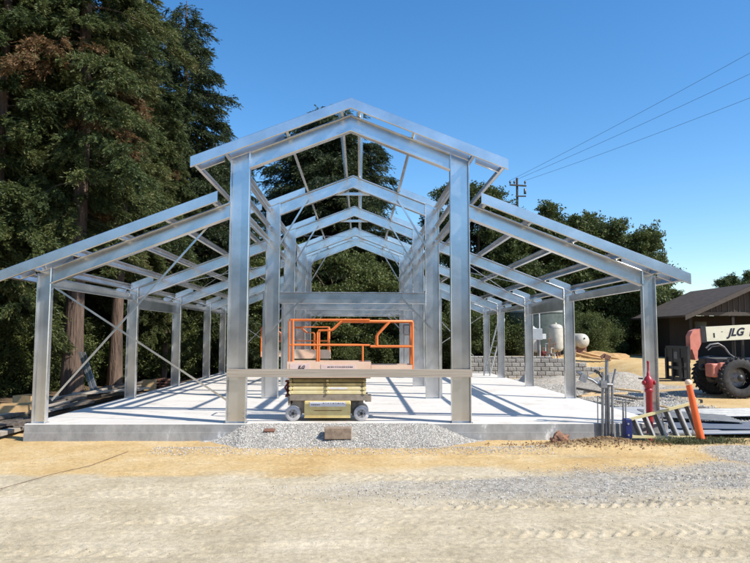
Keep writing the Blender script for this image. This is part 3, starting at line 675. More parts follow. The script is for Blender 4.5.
def conifer(name, H, R, z0, nleaf, label, cat='conifer', seed=1, shape=.85, droop=.35, leafmat=None, trunk_r=.4, lsz=.17, brown=.05, group=None, top_r=.05, dens=1.0):
    rs = np.random.default_rng(seed); m = MB()
    lean = rs.uniform(-.01, .01, 2)*H
    tp = [Vector((lean[0]*t+.08*math.sin(t*7+seed), lean[1]*t+.08*math.cos(t*5), H*t)) for t in np.linspace(0, 1, 12)]
    tp[0] = tp[0]+Vector((0,0,-.4)); m.tube(tp, [trunk_r*(1.25 if i == 0 else (1-i/11)**.85)+.02 for i in range(12)], 12)
    bz = []; z = z0
    while z < H*.985:
        bz.append(z); t = (z-z0)/(H-z0); z += (.13+.13*(1-t))*rs.uniform(.5, 1.4)/dens*(H/20)**.5*.6
    branches = []; az = 0
    for z in bz:
        t = (z-z0)/(H-z0); az += 2.399+rs.uniform(-.5, .5)
        rad = R*max((1-t)**shape, top_r)*(.62+.38*min(1, t*6))*rs.uniform(.55, 1.22)*(.85+.3*math.sin(az*2+z*.9))
        x, y = np.interp(z/H, np.linspace(0, 1, 12), [p.x for p in tp]), np.interp(z/H, np.linspace(0, 1, 12), [p.y for p in tp])
        rise = rs.uniform(.0, .35)*(.4+t); branches.append((x, y, z, az, rad, rise))
        if rs.uniform() < .6: branches.append((x, y, z+.1, az+rs.uniform(1.5, 4.5), rad*rs.uniform(.3, .6), rise))
    wts = np.array([b[4]**1.5 for b in branches]); cnt = np.maximum((wts/wts.sum()*nleaf).astype(int), 8)
    CS, DS, TS = [], [], []
    for b, c in zip(branches, cnt):
        x, y, z, az, rad, rise = b; dx, dy = math.cos(az), math.sin(az); bt = rs.uniform(.0, 1)
        bt = .95 if bt < brown else .12+.5*rs.beta(2, 2.4)
        def P(u): return np.stack([x+dx*rad*u, y+dy*rad*u, z+rad*(rise*u-droop*u*u*1.25)], -1)
        pts = P(np.linspace(0, .7, 5)); m.tube([Vector(p) for p in pts], [max(.012, rad*.014)*(1-.2*i) for i in range(5)], 4, False)
        # side twigs; each carries hanging feather-like sprays of narrow leaflets
        nt = max(4, int(rad*6)); tu = rs.uniform(.03, 1, nt)**.8; ta = rs.uniform(-1.2, 1.2, nt); tl = (.16+.34*(1-tu))*rad*rs.uniform(.5, 1.25, nt)+.12
        ns = max(1, c//9); k = rs.integers(0, nt, ns); v = rs.uniform(0, 1, ns)**.7
        ca, sa = np.cos(az+ta[k]), np.sin(az+ta[k]); base = P(tu[k]); ln = tl[k]*v
        pos = base+np.stack([ca*ln, sa*ln, -.30*ln*v-rs.uniform(0, .10, ns)], 1)+rs.normal(0, .05, (ns, 3))
        d = np.stack([ca, sa, -.35-.5*rs.uniform(0, 1, ns)], 1)+rs.normal(0, .35, (ns, 3)); d /= np.linalg.norm(d, axis=1, keepdims=True)
        sd = np.cross(d, rs.normal(size=(ns, 3))*.5+np.array([0, 0, 1])); sd /= np.linalg.norm(sd, axis=1, keepdims=True)
        sl_ = rs.uniform(.22, .5, ns)*lsz/.17; st = np.clip(bt+rs.normal(0, .10, ns), 0, 1)
        for q in range(9):
            u = (q+.5)/9; sg = 1 if q % 2 else -1; ww = .6*lsz*(1-.6*u)
            dd = d*.8+sd*sg*.75*(q < 8); CS.append(pos+d*(sl_*u)[:, None]+dd*ww*.5+rs.normal(0, .008, (ns, 3))-np.array([0, 0, .10])*(sl_*u*u)[:, None]); DS.append(dd+rs.normal(0, .12, (ns, 3))); TS.append(np.clip(st+.10*u+rs.normal(0, .05, ns), 0, 1))
    C = np.concatenate(CS); D = np.concatenate(DS); T = np.concatenate(TS); n = len(C)
    me = leaves_mesh('crown', C, D, lsz*.82*rs.uniform(.6, 1.4, n), lsz*.24*rs.uniform(.6, 1.4, n), T, [leafmat or CONIFER])
    return tree_obj(name, label, cat, me, m, BARK, group)
def broadleaf(name, H, RX, zc, nleaf, label, cat='oak tree', seed=1, nb=70, lsz=.10, leafmat=None, trunk_r=.35, group=None, zlow=.0, tbias=0, blob=.85):
    rs = np.random.default_rng(seed); m = MB(); RZ = (H-zc); blobs = []
    for i in range(nb):
        while True:
            p = rs.normal(size=3); p /= np.linalg.norm(p)
            if p[2] > -.75+zlow: break
        f = rs.uniform(.5, 1.0)**.6; lump = 1+.22*math.sin(p[0]*5+seed)+.16*math.sin(p[1]*7+seed*2)
        r = rs.uniform(.55, 1.15)*blob
        blobs.append((np.array([p[0]*(RX-r*.7)*f*lump, p[1]*(RX-r*.7)*f*lump, zc+p[2]*(RZ-r*.7)*f*(1 if p[2] > 0 else .85)]), r))
    m.tube([(0,0,-.4), (.05,.03,H*.12), (.1,-.05,H*.25), (.05,.05,H*.42)], [trunk_r*1.2, trunk_r, trunk_r*.85, trunk_r*.6], 9)
    for c, r in blobs[::2]:
        s = Vector((.08, 0, H*rs.uniform(.2, .4))); e = Vector(c); mid = s.lerp(e, .5)+Vector((rs.uniform(-.3, .3), rs.uniform(-.3, .3), .3))
        m.tube([s, mid, e], [trunk_r*.28, trunk_r*.16, .03], 5, False)
    w = np.array([b[1]**2 for b in blobs]); cnt = (w/w.sum()*nleaf).astype(int); CS, TS, DS = [], [], []
    for (c, r), k in zip(blobs, cnt):
        q = rs.normal(size=(k, 3)); q /= np.linalg.norm(q, axis=1, keepdims=True)
        lum = 1+.3*np.sin(q[:, 0]*6+c[0]*3)+.3*np.sin(q[:, 1]*6+c[1]*5+2)+.25*np.sin(q[:, 2]*7+c[2]*4)
        rr = r*lum*rs.uniform(.15, 1.1, k)**.45; far = rs.uniform(0, 1, k) < .04; rr = np.where(far, rr*1.25, rr)
        CS.append(c+q*rr[:, None]*np.array([1, 1, .78])); DS.append(q+rs.normal(0, .8, (k, 3))+np.array([0, 0, -.2])); TS.append(np.clip(.42+tbias+rs.normal(0, .05)+rs.normal(0, .16, k), 0, 1))
    C = np.concatenate(CS); n = len(C)
    me = leaves_mesh('crown', C, np.concatenate(DS), lsz*rs.uniform(.7, 1.4, n), lsz*.6*rs.uniform(.7, 1.3, n), np.concatenate(TS), [leafmat or OAK])
    return tree_obj(name, label, cat, me, m, TWIG, group)
def put(t, px, Y, dz=0, rz=None, scale=None, pz=None):
    x = atx(px, Y, 340); t.location = (x, Y, gz(x, Y)+dz)
    if rz is not None: t.rotation_euler[2] = rz
    if scale is not None: t.scale = (scale,)*3 if np.isscalar(scale) else scale
    return t
GL = 'tall conifers on the left of the site'
cA = put(conifer('conifer_tree', 27, 3.9, 5.4, 560000, 'largest left conifer with a thick bare furrowed trunk behind the front corner column', seed=11, trunk_r=.33, shape=.55, droop=.55, group=GL, lsz=.145, brown=.02, dens=1.0), 75, 23.8)
cB = put(conifer('conifer_tree', 25, 3.0, 5.4, 460000, 'conifer with a straight reddish trunk beside the second left outer column', seed=23, trunk_r=.27, shape=.6, droop=.55, group=GL, lsz=.155, brown=.04, dens=1.0), 117, 29.5)
cC = put(conifer('conifer_tree', 22.4, 6.4, 1.5, 400000, 'pointed dark conifer whose tip tops the right edge of the left woods', seed=35, trunk_r=.35, shape=.66, droop=.22, leafmat=DARKFIR, group=GL, lsz=.20, brown=0, top_r=.03, dens=1.5), 180, 38.5)
cD = put(conifer('conifer_tree', 19.0, 7.0, 2.0, 420000, 'broad round topped conifer rising behind the raised centre roof', seed=48, trunk_r=.4, shape=.40, droop=.10, leafmat=DARKFIR, lsz=.25, brown=0, top_r=.16, dens=1.9), 328, 50)
def again(src, px, Y, label, rz, sc_=1.0, dz=0):
    x = atx(px, Y, 340); return dup(src, (x, Y, gz(x, Y)+dz), rz, label, (sc_,)*3 if np.isscalar(sc_) else sc_)
again(cD, 324, 53, 'second dark crown thickening the broad conifer behind the centre roof', 2.2, (.92, .92, .97))
again(cB, -10, 22.0, 'conifer with low green boughs at the left picture edge', 2.1, (1.0, 1.0, 1.0), -2.6)
again(cA, -65, 25, 'conifer cut off by the left edge of the picture', 4.0, 1.0, -2.5)
again(cA, 38, 29.5, 'conifer rising behind the largest left conifer', 1.0, .98, -3)
again(cB, 84, 34.5, 'brownish conifer crown between the thick trunk and reddish trunk', 3.0, (1.0, 1.0, .92), -3)
again(cA, 96, 33.5, 'tall feathery conifer just left of the pointed dark conifer', 2.6, (.68, .68, .76), -3)
again(cB, 152, 43, 'conifer far back between the two visible dark trunks', 5.2, (.9, .9, .60), -3)
again(cC, 212, 44, 'shorter dark conifer at the right shoulder of the left woods', 1.3, (.95, .95, .72), -1)
again(cC, 60, 42, 'dark conifer deep in the woods behind the thick trunk', 2.4, 1.0, -2)
again(cC, 112, 46, 'dark conifer deep in the woods behind the reddish trunk', 3.9, .95, -2)
again(cB, 166, 32.5, 'conifer with a dark slim trunk beside the third left outer column', .9, (.6, .6, .6), -1)
# oaks and other broadleaf trees
GO = 'oak trees behind the frame'
oA = put(broadleaf('oak_tree', 10.1, 5.5, 4.9, 340000, 'big rounded oak standing above the right roof wing', seed=5, nb=240, lsz=.16, group=GO), 588, 50, 0, None, (1.0, 1.0, 1.09))
oB = put(broadleaf('oak_tree', 12.4, 4.8, 6.0, 170000, 'dark tall oak seen just right of the right front inner column', seed=9, nb=100, lsz=.16, group=GO, tbias=-.12), 474, 46)
oC = put(broadleaf('oak_tree', 8.2, 6.0, 3.3, 200000, 'bright bushy oak filling the view under the centre roof peak', seed=15, nb=110, lsz=.145, group=GO, zlow=-.2, tbias=.05), 338, 43.5)
again(oB, 532, 47.5, 'oak between the big rounded oak and dark tall oak', 2.2, (1.0, 1.0, .90))
again(oC, 410, 50, 'low oak behind the right inner columns', 1.2, (1.0, 1.0, 1.0))
again(oC, 272, 45, 'oak seen between the left front inner column and second column', 3.1, (.95, .95, 1.12))
again(oA, 608, 58, 'oak behind the barn roof ridge and right corner column', 3.7, (1.0, 1.0, 1.06), -1.0)
again(oA, 232, 41, 'low oak seen behind the left front inner column', 5.0, (.7, .7, .78), -.5)
again(oC, 490, 47.5, 'oak in shade left of the large green water tank', 4.4, (.85, .85, .95), -.3)
again(oC, 562, 54, 'rounded oak filling between the big rounded oak and its left neighbour', 1.0, (1.0, 1.0, 1.45))
again(oC, 632, 54, 'sloping right shoulder of the oak row above the barn roof', 2.5, (.8, .8, 1.12))
again(oC, 556, 53.5, 'oak behind the large green water tank', 2.9, (.95, .95, .95), -.5)
again(oC, 606, 52, 'oak in shade beside the left wall of barn', 5.3, (.8, .8, .8), -.3)
again(oB, 742, 95, 'small distant tree poking over the barn roof at right edge', 1.9, (1.0, 1.0, .95), -3)
# bushes
GB = 'bushes at the wood edge'
bA = put(broadleaf('bush', 3.2, 2.4, 1.3, 80000, 'dense green bush behind the front left corner column', cat='bush', seed=31, nb=60, lsz=.085, trunk_r=.1, group=GB, zlow=-.3, tbias=-.03, blob=.62), 30, 26.5)
for px, Y, s, lab in ((-6, 24.5, .9, 'bush at the far left picture edge above the tan boards'), (50, 29.5, 1.1, 'bush just left of the thick furrowed trunk base'), (98, 31.5, 1.0, 'bush between the thick trunk and the reddish trunk'),
                      (140, 34, 1.05, 'bush behind the second left outer column'), (192, 38, 1.2, 'bush between third and fourth left outer columns'), (218, 39.5, 1.3, 'bush behind the rear left outer column'),
                      (252, 39.5, 1.2, 'bush seen right of the left front inner column'), (306, 41, .8, 'low sunlit bush behind the orange guard rail, left part'), (345, 40, .62, 'low sunlit bush behind the orange guard rail middle'), (385, 42, 1.1, 'shaded bush behind the right half of guard rail'),
                      (447, 40.5, 1.1, 'dark bush left of the right front inner column'), (478, 40, 1.1, 'dark bush behind the rear right cross straps'), (584, 45.5, 1.0, 'bush on the slope behind the propane tank'), (609, 50, 1.5, 'bush at the rear corner left of the barn'), (577, 42.5, 1.0, 'bush directly behind the round propane tank end')):
    again(bA, px, Y, lab, px*.37, s, -.15*s)
for px, Y, s, lab in ((30, 36, 1.6, 'shrubby thicket deep behind the left bushes'), (75, 40, 2.0, 'shrubby thicket deep behind the thick trunk'), (125, 42, 2.0, 'shrubby thicket deep behind the reddish trunk'), (170, 46, 2.1, 'shrubby thicket deep behind third left outer column')):
    again(bA, px, Y, lab, px*.7, s, -.3)
# rear woods that close the view (a far wood reading as one mass)
CS = []
for k in range(46):
    a = -60+k*3.0; y = 66+6*math.sin(k*1.7); h = (9+3*math.sin(k*2.3)) if a < 2 else (5.5+1.2*math.sin(k*2.3))
    if a > 40: h = 4
    q = rng.normal(size=(2600, 3)); q /= np.linalg.norm(q, axis=1, keepdims=True); q *= rng.uniform(.2, 1, (2600, 1))**.4
    CS.append(q*np.array([3.4, 3, h/2+.8])+np.array([a, y, h/2-.5]))
C = np.concatenate(CS); n = len(C)
o = bpy.data.objects.new('far_woods', leaves_mesh('far_woods', C, rng.normal(size=(n, 3)), rng.uniform(.3, .6, n), rng.uniform(.2, .4, n), rng.uniform(.1, .5, n), [OAK])); COL.objects.link(o)
tag(o, 'dark far woods closing the view behind the nearer trees', 'woods', kind='stuff')
CS = []
for k in range(40):
    a = -62+k*3.1; y = -30+3*math.sin(k*1.9); h = 9.5+2*math.sin(k*2.1)
    q = rng.normal(size=(1500, 3)); q /= np.linalg.norm(q, axis=1, keepdims=True); q *= rng.uniform(.2, 1, (1500, 1))**.4
    CS.append(q*np.array([3.2, 2.5, h/2+.6])+np.array([a, y, h/2-.5]))
C = np.concatenate(CS); n = len(C)
o = bpy.data.objects.new('roadside_woods', leaves_mesh('roadside_woods', C, rng.normal(size=(n, 3)), rng.uniform(.5, .9, n), rng.uniform(.35, .6, n), rng.uniform(.1, .5, n), [OAK])); COL.objects.link(o)
tag(o, 'woods across the road from the site, mirrored dimly in the steel', 'woods', kind='stuff')
# weeds round the orange post
n = 2600; bx = atx(702, 14.1, 440); C = np.stack([rng.normal(bx-.15, .45, n), rng.normal(13.95, .14, n), GZ+.07+rng.uniform(0, .08, n)], 1)
k = (C[:, 1] < 14.35) & (C[:, 1] > 13.2); C = C[k]; n = len(C)
WEED = leaf_mat('weed_leaves', [(.05,.065,.03), (.10,.12,.05), (.22,.2,.1)])
o = bpy.data.objects.new('weeds', leaves_mesh('weeds', C, rng.normal(0, .6, (n, 3))+np.array([0, 0, 1]), rng.uniform(.05, .13, n), rng.uniform(.008, .02, n), rng.uniform(0, 1, n), [WEED])); COL.objects.link(o)
tag(o, 'dry low weeds growing round the foot of the orange post', 'weeds', kind='stuff')

# ------------------------------------------------------------------ right front corner: ladder, post, hydrant, conduits
# step ladder lying on its side against the slab face, top cap at left
lx0, lx1 = atx(627, 14.5, 425), atx(701, 14.3, 425); LL = lx1-lx0
lad = thing('step_ladder', 'yellow stepladder lying on its side against the slab, blue cap at left', 'stepladder', (lx0, 14.36, GZ+.06), 0)
za, zb = .42, .68      # side widths in z at cap end and foot end
def lrail(y, z0, z1, m): m.bar((0, y, z0), (LL, y-.05, z1), .075, .055, (0, 0, 1))
m = MB(); lrail(0, .075, .06, m); obj('side_rail', m, LADDER, lad)
m = MB(); lrail(0, .44, .84, m); obj('side_rail', m, LADDER, lad)
for i, u in enumerate((.14, .30, .46, .62, .78, .93)):
    x = u*LL; z1 = .44+(.84-.44)*u
    m = MB(); xa, xb = x+.10*u+.03, x-.10-.06*u
    m.prism([(xa-.085, .09), (xa, .09), (xb, z1-.03), (xb-.085, z1-.03)], lambda p: (p[0], .005, p[1]), lambda p: (p[0], .02, p[1])); st = obj('step', m, STEPD, lad)
    m = MB(); m.bar((xa+.01, -.03, .09), (xb+.01, -.03, z1-.03), .036, .03, (0, 1, 0)); obj('step_edge', m, WHITEP, st)
m = MB(); m.bev(-.13, .02, -.10, .10, .05, .46, .015); m.bb(-.11, -.03, -.104, -.10, .32, .40); m.bb(-.09, -.02, -.104, -.10, .09, .16); cap = obj('top_cap', m, LADBLUE, lad)
for z in (.12, .36): 
    m = MB(); m.lathe([(.0001,.01),(.022,.01),(.024,0)], (-.07, -.104, z), (0,-1,0), 10, False); obj('rivet', m, ALU, cap)
m = MB()
for z0, z1 in ((.10, .10), (.42, .74)): m.bar((.02, .10, z0), (LL*1.04, .24, z1), .025, .04)
m.bar((LL*.98, .22, .10), (LL*.9, .22, .70), .02, .03); m.bar((LL*.55, .16, .10), (LL*.5, .16, .60), .02, .03); obj('rear_leg_frame', m, ALU, lad)
m = MB()
for z in (.06, .84): m.bev(LL-.02, LL+.05, -.09, -.01, z-.04, z+.04, .008)
obj('foot_pad', m, RUBBER, lad)
# orange leaning post
pb, pt = at(703, 438, 13.95), at(688, 381, 14.05)
post = thing('marker_post', 'bright orange plastic post leaning left in front of the ladder', 'marker post', (pb[0], pb[1], GZ), 0)
v0 = Vector((0, 0, -.1)); v1 = Vector((pt[0]-pb[0], pt[1]-pb[1], pt[2]-GZ)); m = MB()
m.tube([v0, v0.lerp(v1, .5), v1.lerp(v0, .06)], [.085, .075, .062], 14); obj('tube', m, POSTOR, post)
m = MB(); d = (v1-v0).normalized(); m.lathe([(.062, -.07), (.068, -.05), (.068, 0), (.04, .03), (.0001, .035)], v1, d, 14); obj('cap', m, FADED, post)
# red hydrant post
hx = atx(651, 14.5, 410); hz_top = at(650, 361, 14.5)[2]-GZ
hyd = thing('fire_hydrant', 'red standpipe with a round top valve before the right corner column', 'standpipe', (hx, 14.58, GZ), 0)
m = MB(); m.lathe([(.09,-.1),(.09,.08),(.072,.1),(.072,1.06),(.09,1.08),(.09,1.13),(.075,1.15)], (0,0,0), n=20); obj('barrel', m, HYDRED, hyd)
m = MB(); m.lathe([(.075,1.15),(.095,1.19),(.102,1.24),(.102,1.32),(.085,1.38),(.05,1.42),(.035,1.44),(.035,1.50),(.022,1.51),(.022,hz_top-.06),(.03,hz_top-.05),(.02,hz_top)], (0,0,0), n=20)
bn = obj('bonnet', m, HYDRED, hyd)
for sx in (-1, 1):
    m = MB(); m.lathe([(.04,0),(.04,.04),(.05,.04),(.05,.07),(.0001,.075)], (sx*.07, -.02, 1.28), (sx, -.35, 0), 12); obj('outlet_cap', m, HYDRED, hyd)
# conduits at the slab corner
cy = 14.66; cond = thing('conduit_cluster', 'cluster of upright grey conduits at the right front of slab', 'conduit', (atx(604, cy, 420), cy, GZ), 0)
def cpt(px, py, dy=0): p = at(px, py, cy+dy); return (p[0]-cond.location.x, dy, p[2]-GZ)
for k, (pts, r) in enumerate((([(602.6, 437), (602.6, 372)], .030), ([(606.5, 437), (606.8, 357)], .038), ([(609.6, 437), (608.6, 394), (608.4, 375)], .024), ([(612.6, 437), (612.2, 386)], .028), ([(613.2, 437), (612, 385), (615.5, 369)], .022), ([(598, 437), (597.5, 396)], .012), ([(623.5, 437), (623, 402)], .02), ([(626, 437), (625.6, 400)], .014))):
    m = MB(); m.tube([cpt(a, b, (.0 if k != 2 else -.06)+.02*(k % 3)) for a, b in pts], r, 10); obj('pipe', m, CONDUIT, cond)
m = MB()
p = cpt(606.8, 357); m.box(p, (.13, .12, .09), Matrix.Rotation(.4, 3, 'Y')); m.box((p[0]-.08, 0, p[2]+.02), (.12, .08, .06), Matrix.Rotation(-.6, 3, 'Y')); obj('junction_box', m, RUST, cond)
m = MB(); p = cpt(602, 384); m.tube([(p[0]-.05, -.03, p[2]), (p[0]+.22, -.03, p[2]-.02)], .035, 8); m.box((p[0]+.02, -.03, p[2]), (.14, .11, .16)); obj('clamp', m, CONDUIT, cond)
m = MB(); m.tube([cpt(602, 377), cpt(598, 372), cpt(596, 373)], .03, 8); p = cpt(597, 372); m.box(p, (.12, .08, .06), Matrix.Rotation(.5, 3, 'Y')); obj('valve_handle', m, BLACKM, cond)
m = MB(); m.tube([cpt(600, 386), cpt(592, 380), cpt(584, 377)], .025, 8); m.box(cpt(583.5, 378), (.16, .05, .17), Matrix.Rotation(.45, 3, 'Y')); obj('bracket_arm', m, CONDUIT, cond)
# timber block on the gravel, reddish clod, cable line on the ground
bx0, bx1 = atx(324.5, 14.05, 432), atx(351.5, 14.05, 432)
m = MB(); m.bev(bx0, bx1, 14.02, 14.30, -.235, -.0, .01); o = obj('timber_block', m, BLOCKWOOD); tag(o, 'short weathered timber block lying on the gravel before the lift', 'timber block')
def lump(name, c, r, mt, label, cat, seed=0):
    import bmesh
    bm = bmesh.new(); bmesh.ops.create_icosphere(bm, subdivisions=3, radius=1); rs = random.Random(seed)
    from mathutils import noise
    for v in bm.verts:
        f = 1+.6*noise.noise(v.co*1.7+Vector((seed, 0, 0)))+.3*noise.noise(v.co*4); v.co = Vector((v.co.x*r[0]*f, v.co.y*r[1]*f, v.co.z*r[2]*f))
    me = bpy.data.meshes.new(name); bm.to_mesh(me); bm.free(); me.materials.append(mt); o = bpy.data.objects.new(name, me); COL.objects.link(o); o.location = c; return tag(o, label, cat)
lump('earth_clod', (atx(560, 14.1, 436), 14.15, GZ+.10), (.17, .13, .14), CLOD, 'reddish brown clod of earth lying before the slab face', 'clod', 4)
pts = [(-4.2-.0, 0)]; pts = [at(a, b, 1)for a, b in ()]
P = []
for a, b in ((-12, 493), (20, 484), (55, 474), (90, 466), (128, 452)):
    d = RT*(a-375)+UP*(281.5-b)+FW*FPX; t = (GZ+.012-CAM[2])/d[2]; q = CAM+d*t; P.append((q[0], q[1], gz(q[0], q[1])+.016))
m = MB(); m.tube(P, .0045, 6); o = obj('string_line', m, mat('brown_cord', (.16,.09,.05), rough=.9)); tag(o, 'thin brown cord lying across the dirt at left', 'cord')
# tile scrap on the ramp edge
m = MB(); m.box((atx(270, 14.4, 426), 14.35, -.09), (.22, .16, .03), Matrix.Rotation(.2, 3, 'X')); o = obj('scrap_board', m, RUST); tag(o, 'small reddish scrap lying on the gravel right of left inner column', 'scrap')

# ------------------------------------------------------------------ left: lumber, boards, leaning channels
xl = SX0
rs = random.Random(3)
def board(label, p0, p1, w, h, mt, name='board', group=None, cat='board'):
    p0, p1 = Vector(p0), Vector(p1); loc = p0.lerp(p1, .5); m = MB(); m.bar(p0-loc, p1-loc, w, h); o = obj(name, m, mt); o.location = loc; return tag(o, label, cat, group)
G = 'old boards stacked left of the slab'
LBL = 'old grey board lying in the untidy pile left of the slab'
for k in range(34):
    y = 15.6+rs.uniform(0, 9.5); lay = rs.choice([0, 0, 1, 2]); x = xl-.45-rs.uniform(0, 1.3)*(1 if y < 19 else .7)-.03*(y-15); L = rs.uniform(1.6, 3.6); a = 1.45+rs.uniform(-.28, .28); z = GZ+.10+.09*lay+.22*sstep(16, 20, y)
    d = Vector((math.cos(a), math.sin(a), rs.uniform(-.03, .04)))*L/2; c = Vector((x, y, float(z)))
    wd = rs.uniform(.1, .25); hh = rs.uniform(.04, .09); pale = rs.random() >= .8
    where = 'behind front left column' if y < 17 else 'between first two left columns' if y < 19.5 else 'beside second left column' if y < 22 else 'nearing third left column'
    LB = '%s %s %s board, %s of pile, %s' % ('long' if L > 2.6 else 'short', 'wide' if wd > .17 else 'narrow', 'pale weathered' if pale else 'dark grey', ('bottom layer', 'middle layer', 'top layer')[lay], where)
    board(LB, c-d, c+d, wd, hh, WOOD if pale else OLDWOOD, group=G)
for k in range(10):   # cross pieces nearer the camera, left of the slab corner
    x = xl-.35-rs.uniform(0, 1.0); y = 15.0+rs.uniform(0, 1.5); L = rs.uniform(.9, 1.8); a = .35+rs.uniform(-.3, .5); d = Vector((math.cos(a), math.sin(a), .05))*L/2; c = Vector((x-L*.3, y, GZ+.08+.07*(k % 3)))
    board('%s grey cross board at near end of pile by slab corner, %s layer' % ('longer' if L > 1.35 else 'shorter', ('lowest', 'middle', 'top')[k % 3]), c-d, c+d, .14, .05, OLDWOOD, group=G)
# tan panels and box
def open_box(label, c, d, rz, mt, name='wooden_crate'):
    t = thing(name, label, 'crate', c, rz); w = .02
    for nm, b in (('side_board', (-d[0]/2, d[0]/2, -d[1]/2, -d[1]/2+w, 0, d[2])), ('side_board', (-d[0]/2, d[0]/2, d[1]/2-w, d[1]/2, 0, d[2])), ('end_board', (-d[0]/2, -d[0]/2+w, -d[1]/2+w, d[1]/2-w, 0, d[2])), ('end_board', (d[0]/2-w, d[0]/2, -d[1]/2+w, d[1]/2-w, 0, d[2])), ('base_board', (-d[0]/2+w, d[0]/2-w, -d[1]/2+w, d[1]/2-w, .0, w))):
        m = MB(); m.bb(*b); obj(nm, m, mt, t)
    return t
p = at(10, 412, 17.2); open_box('large tan board crate at the left picture edge', (p[0], 17.2, GZ+.12), (.95, .7, .42), .25, CARD)
p = at(30, 400, 18.6); open_box('smaller tan board crate right behind the large one', (p[0], 18.6, GZ+.15), (.6, .6, .5), -.3, CARD)
p = at(149.5, 393, 27.5); open_box('small pale wooden crate beside the second left outer column', (p[0], 27.4, 0.0-.30), (.5, .4, .42), .05, WOOD2)
p = at(162, 391, 28.2); m = MB(); 
for k in range(4): m.bb(-.35, .35, -.3, .3, .06+k*.12, .12+k*.12)
for k in range(3): m.bb(-.3+.25*k, -.22+.25*k, -.28, .28, 0, .5)
o = obj('pallet_stack', m, RUST); o.location = (p[0], 28.2, GZ); tag(o, 'reddish brown stack of pallets near third left outer column', 'pallet stack')
for k, (a, b) in enumerate((((79.5, 352), (93, 395)), ((83.5, 352), (97, 394)))):
    p0, p1 = at(*a, 23.2), at(*b, 22.3); m = MB(); d = Vector(p1)-Vector(p0); C = cpoly(.11, .05); loc = Vector(p1)
    m.prism(C, lambda p: tuple(Vector(p0)-loc+Vector((p[0], p[1], 0))), lambda p: tuple(Vector((p[0], p[1], 0)))); o = obj('steel_channel', m, STEEL); o.location = loc
    tag(o, ('left' if k == 0 else 'right')+' one of two galvanised channels leaning on the thick trunk', 'steel channel', 'spare channels leaning on the trunk')
# aluminium extension ladder leaning by the rear right column
p0, p1 = at(490.3, 353, 32.4), at(498.5, 322, 32.9); el = thing('extension_ladder', 'aluminium extension ladder leaning beside the rear right columns', 'ladder', (p0[0], 32.4, 0.0), 0)
b0 = Vector((0, 0, .02)); tdir = (Vector(p1)-Vector(p0)); b0 = Vector((-.35, -.1, .02)); t0 = b0+tdir.normalized()*3.1; off = Vector((.22, -.33, 0))
for o_ in (Vector((0,0,0)), off):
    m = MB(); m.bar(b0+o_, t0+o_, .03, .08); obj('side_rail', m, ALU, el)
for k in range(9):
    q = b0.lerp(t0, (k+.7)/9.5); m = MB(); m.tube([q, q+off], .016, 6); obj('rung', m, ALU, el)

# ------------------------------------------------------------------ retaining wall, tanks, pump gear
def wall_mat():
    m = bpy.data.materials.new('split_face_block'); m.use_nodes = True; nt = m.node_tree; N = nt.nodes; L = nt.links; b = N['Principled BSDF']; b.inputs['Roughness'].default_value = .9
    a = N.new('ShaderNodeVertexColor'); a.layer_name = 'tint'; s = N.new('ShaderNodeSeparateColor'); L.new(a.outputs[0], s.inputs[0])
    r = N.new('ShaderNodeValToRGB'); r.color_ramp.elements[0].color = (.33,.305,.27,1); r.color_ramp.elements[1].color = (.52,.49,.44,1); L.new(s.outputs[0], r.inputs[0])
    tc = N.new('ShaderNodeTexCoord'); n = N.new('ShaderNodeTexNoise'); n.inputs['Scale'].default_value = 14; n.inputs['Detail'].default_value = 8; L.new(tc.outputs['Object'], n.inputs[0])
    mx = N.new('ShaderNodeMix'); mx.data_type = 'RGBA'; mx.blend_type = 'MULTIPLY'; mx.inputs[0].default_value = .6; L.new(r.outputs[0], mx.inputs[6]); L.new(n.outputs[0], mx.inputs[7]); L.new(mx.outputs[2], b.inputs['Base Color'])
    bp = N.new('ShaderNodeBump'); bp.inputs['Strength'].default_value = 1; bp.inputs['Distance'].default_value = .04; L.new(n.outputs[0], bp.inputs['Height']); L.new(bp.outputs[0], b.inputs['Normal']); return m
WALLM = wall_mat()
wx0, wx1 = atx(466, 36.0, 370), atx(603, 36.0, 370); BV, BF, BT = [], [], []
bh, bw = .235, .46
for row in range(6):
    z0 = GZ-.08+row*bh; x = wx0-(row % 2)*bw/2; x_end = wx1-(0 if row < 3 else (row-2)*1.05)
    if row == 5: x0r = wx0+1.4
    while x < x_end:
        g_ = .006; j = rs.uniform(-.02, .02); i0 = len(BV)*1
        X0, X1, Y0, Y1, Z0, Z1 = x+g_, x+bw-g_, 36.0+j+row*.02, 36.32+row*.02, z0+g_, z0+bh-g_ if row < 5 else z0+.11; c = .035
        BV.extend([(X0,Y0+c,Z0),(X1,Y0+c,Z0),(X1,Y1,Z0),(X0,Y1,Z0),(X0,Y0+c,Z1),(X1,Y0+c,Z1),(X1,Y1,Z1),(X0,Y1,Z1),(X0+c,Y0,Z0+c),(X1-c,Y0,Z0+c),(X1-c,Y0,Z1-c),(X0+c,Y0,Z1-c)])
        BF.extend([tuple(i0+q for q in f) for f in ((0,1,9,8),(1,5,10,9),(5,4,11,10),(4,0,8,11),(8,9,10,11),(4,5,6,7),(1,2,6,5),(0,4,7,3),(2,3,7,6))])
        BT += [rs.random()]*12; x += bw
me = npmesh('retaining_wall', np.array(BV), np.array(BF), [WALLM], np.stack([np.array(BT)]*3+[np.ones(len(BT))], 1)); o = bpy.data.objects.new('retaining_wall', me); COL.objects.link(o)
tag(o, 'low grey retaining wall of split face blocks behind the right wing', 'retaining wall')
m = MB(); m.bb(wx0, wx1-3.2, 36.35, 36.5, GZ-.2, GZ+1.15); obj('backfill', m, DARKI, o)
TZ = .75
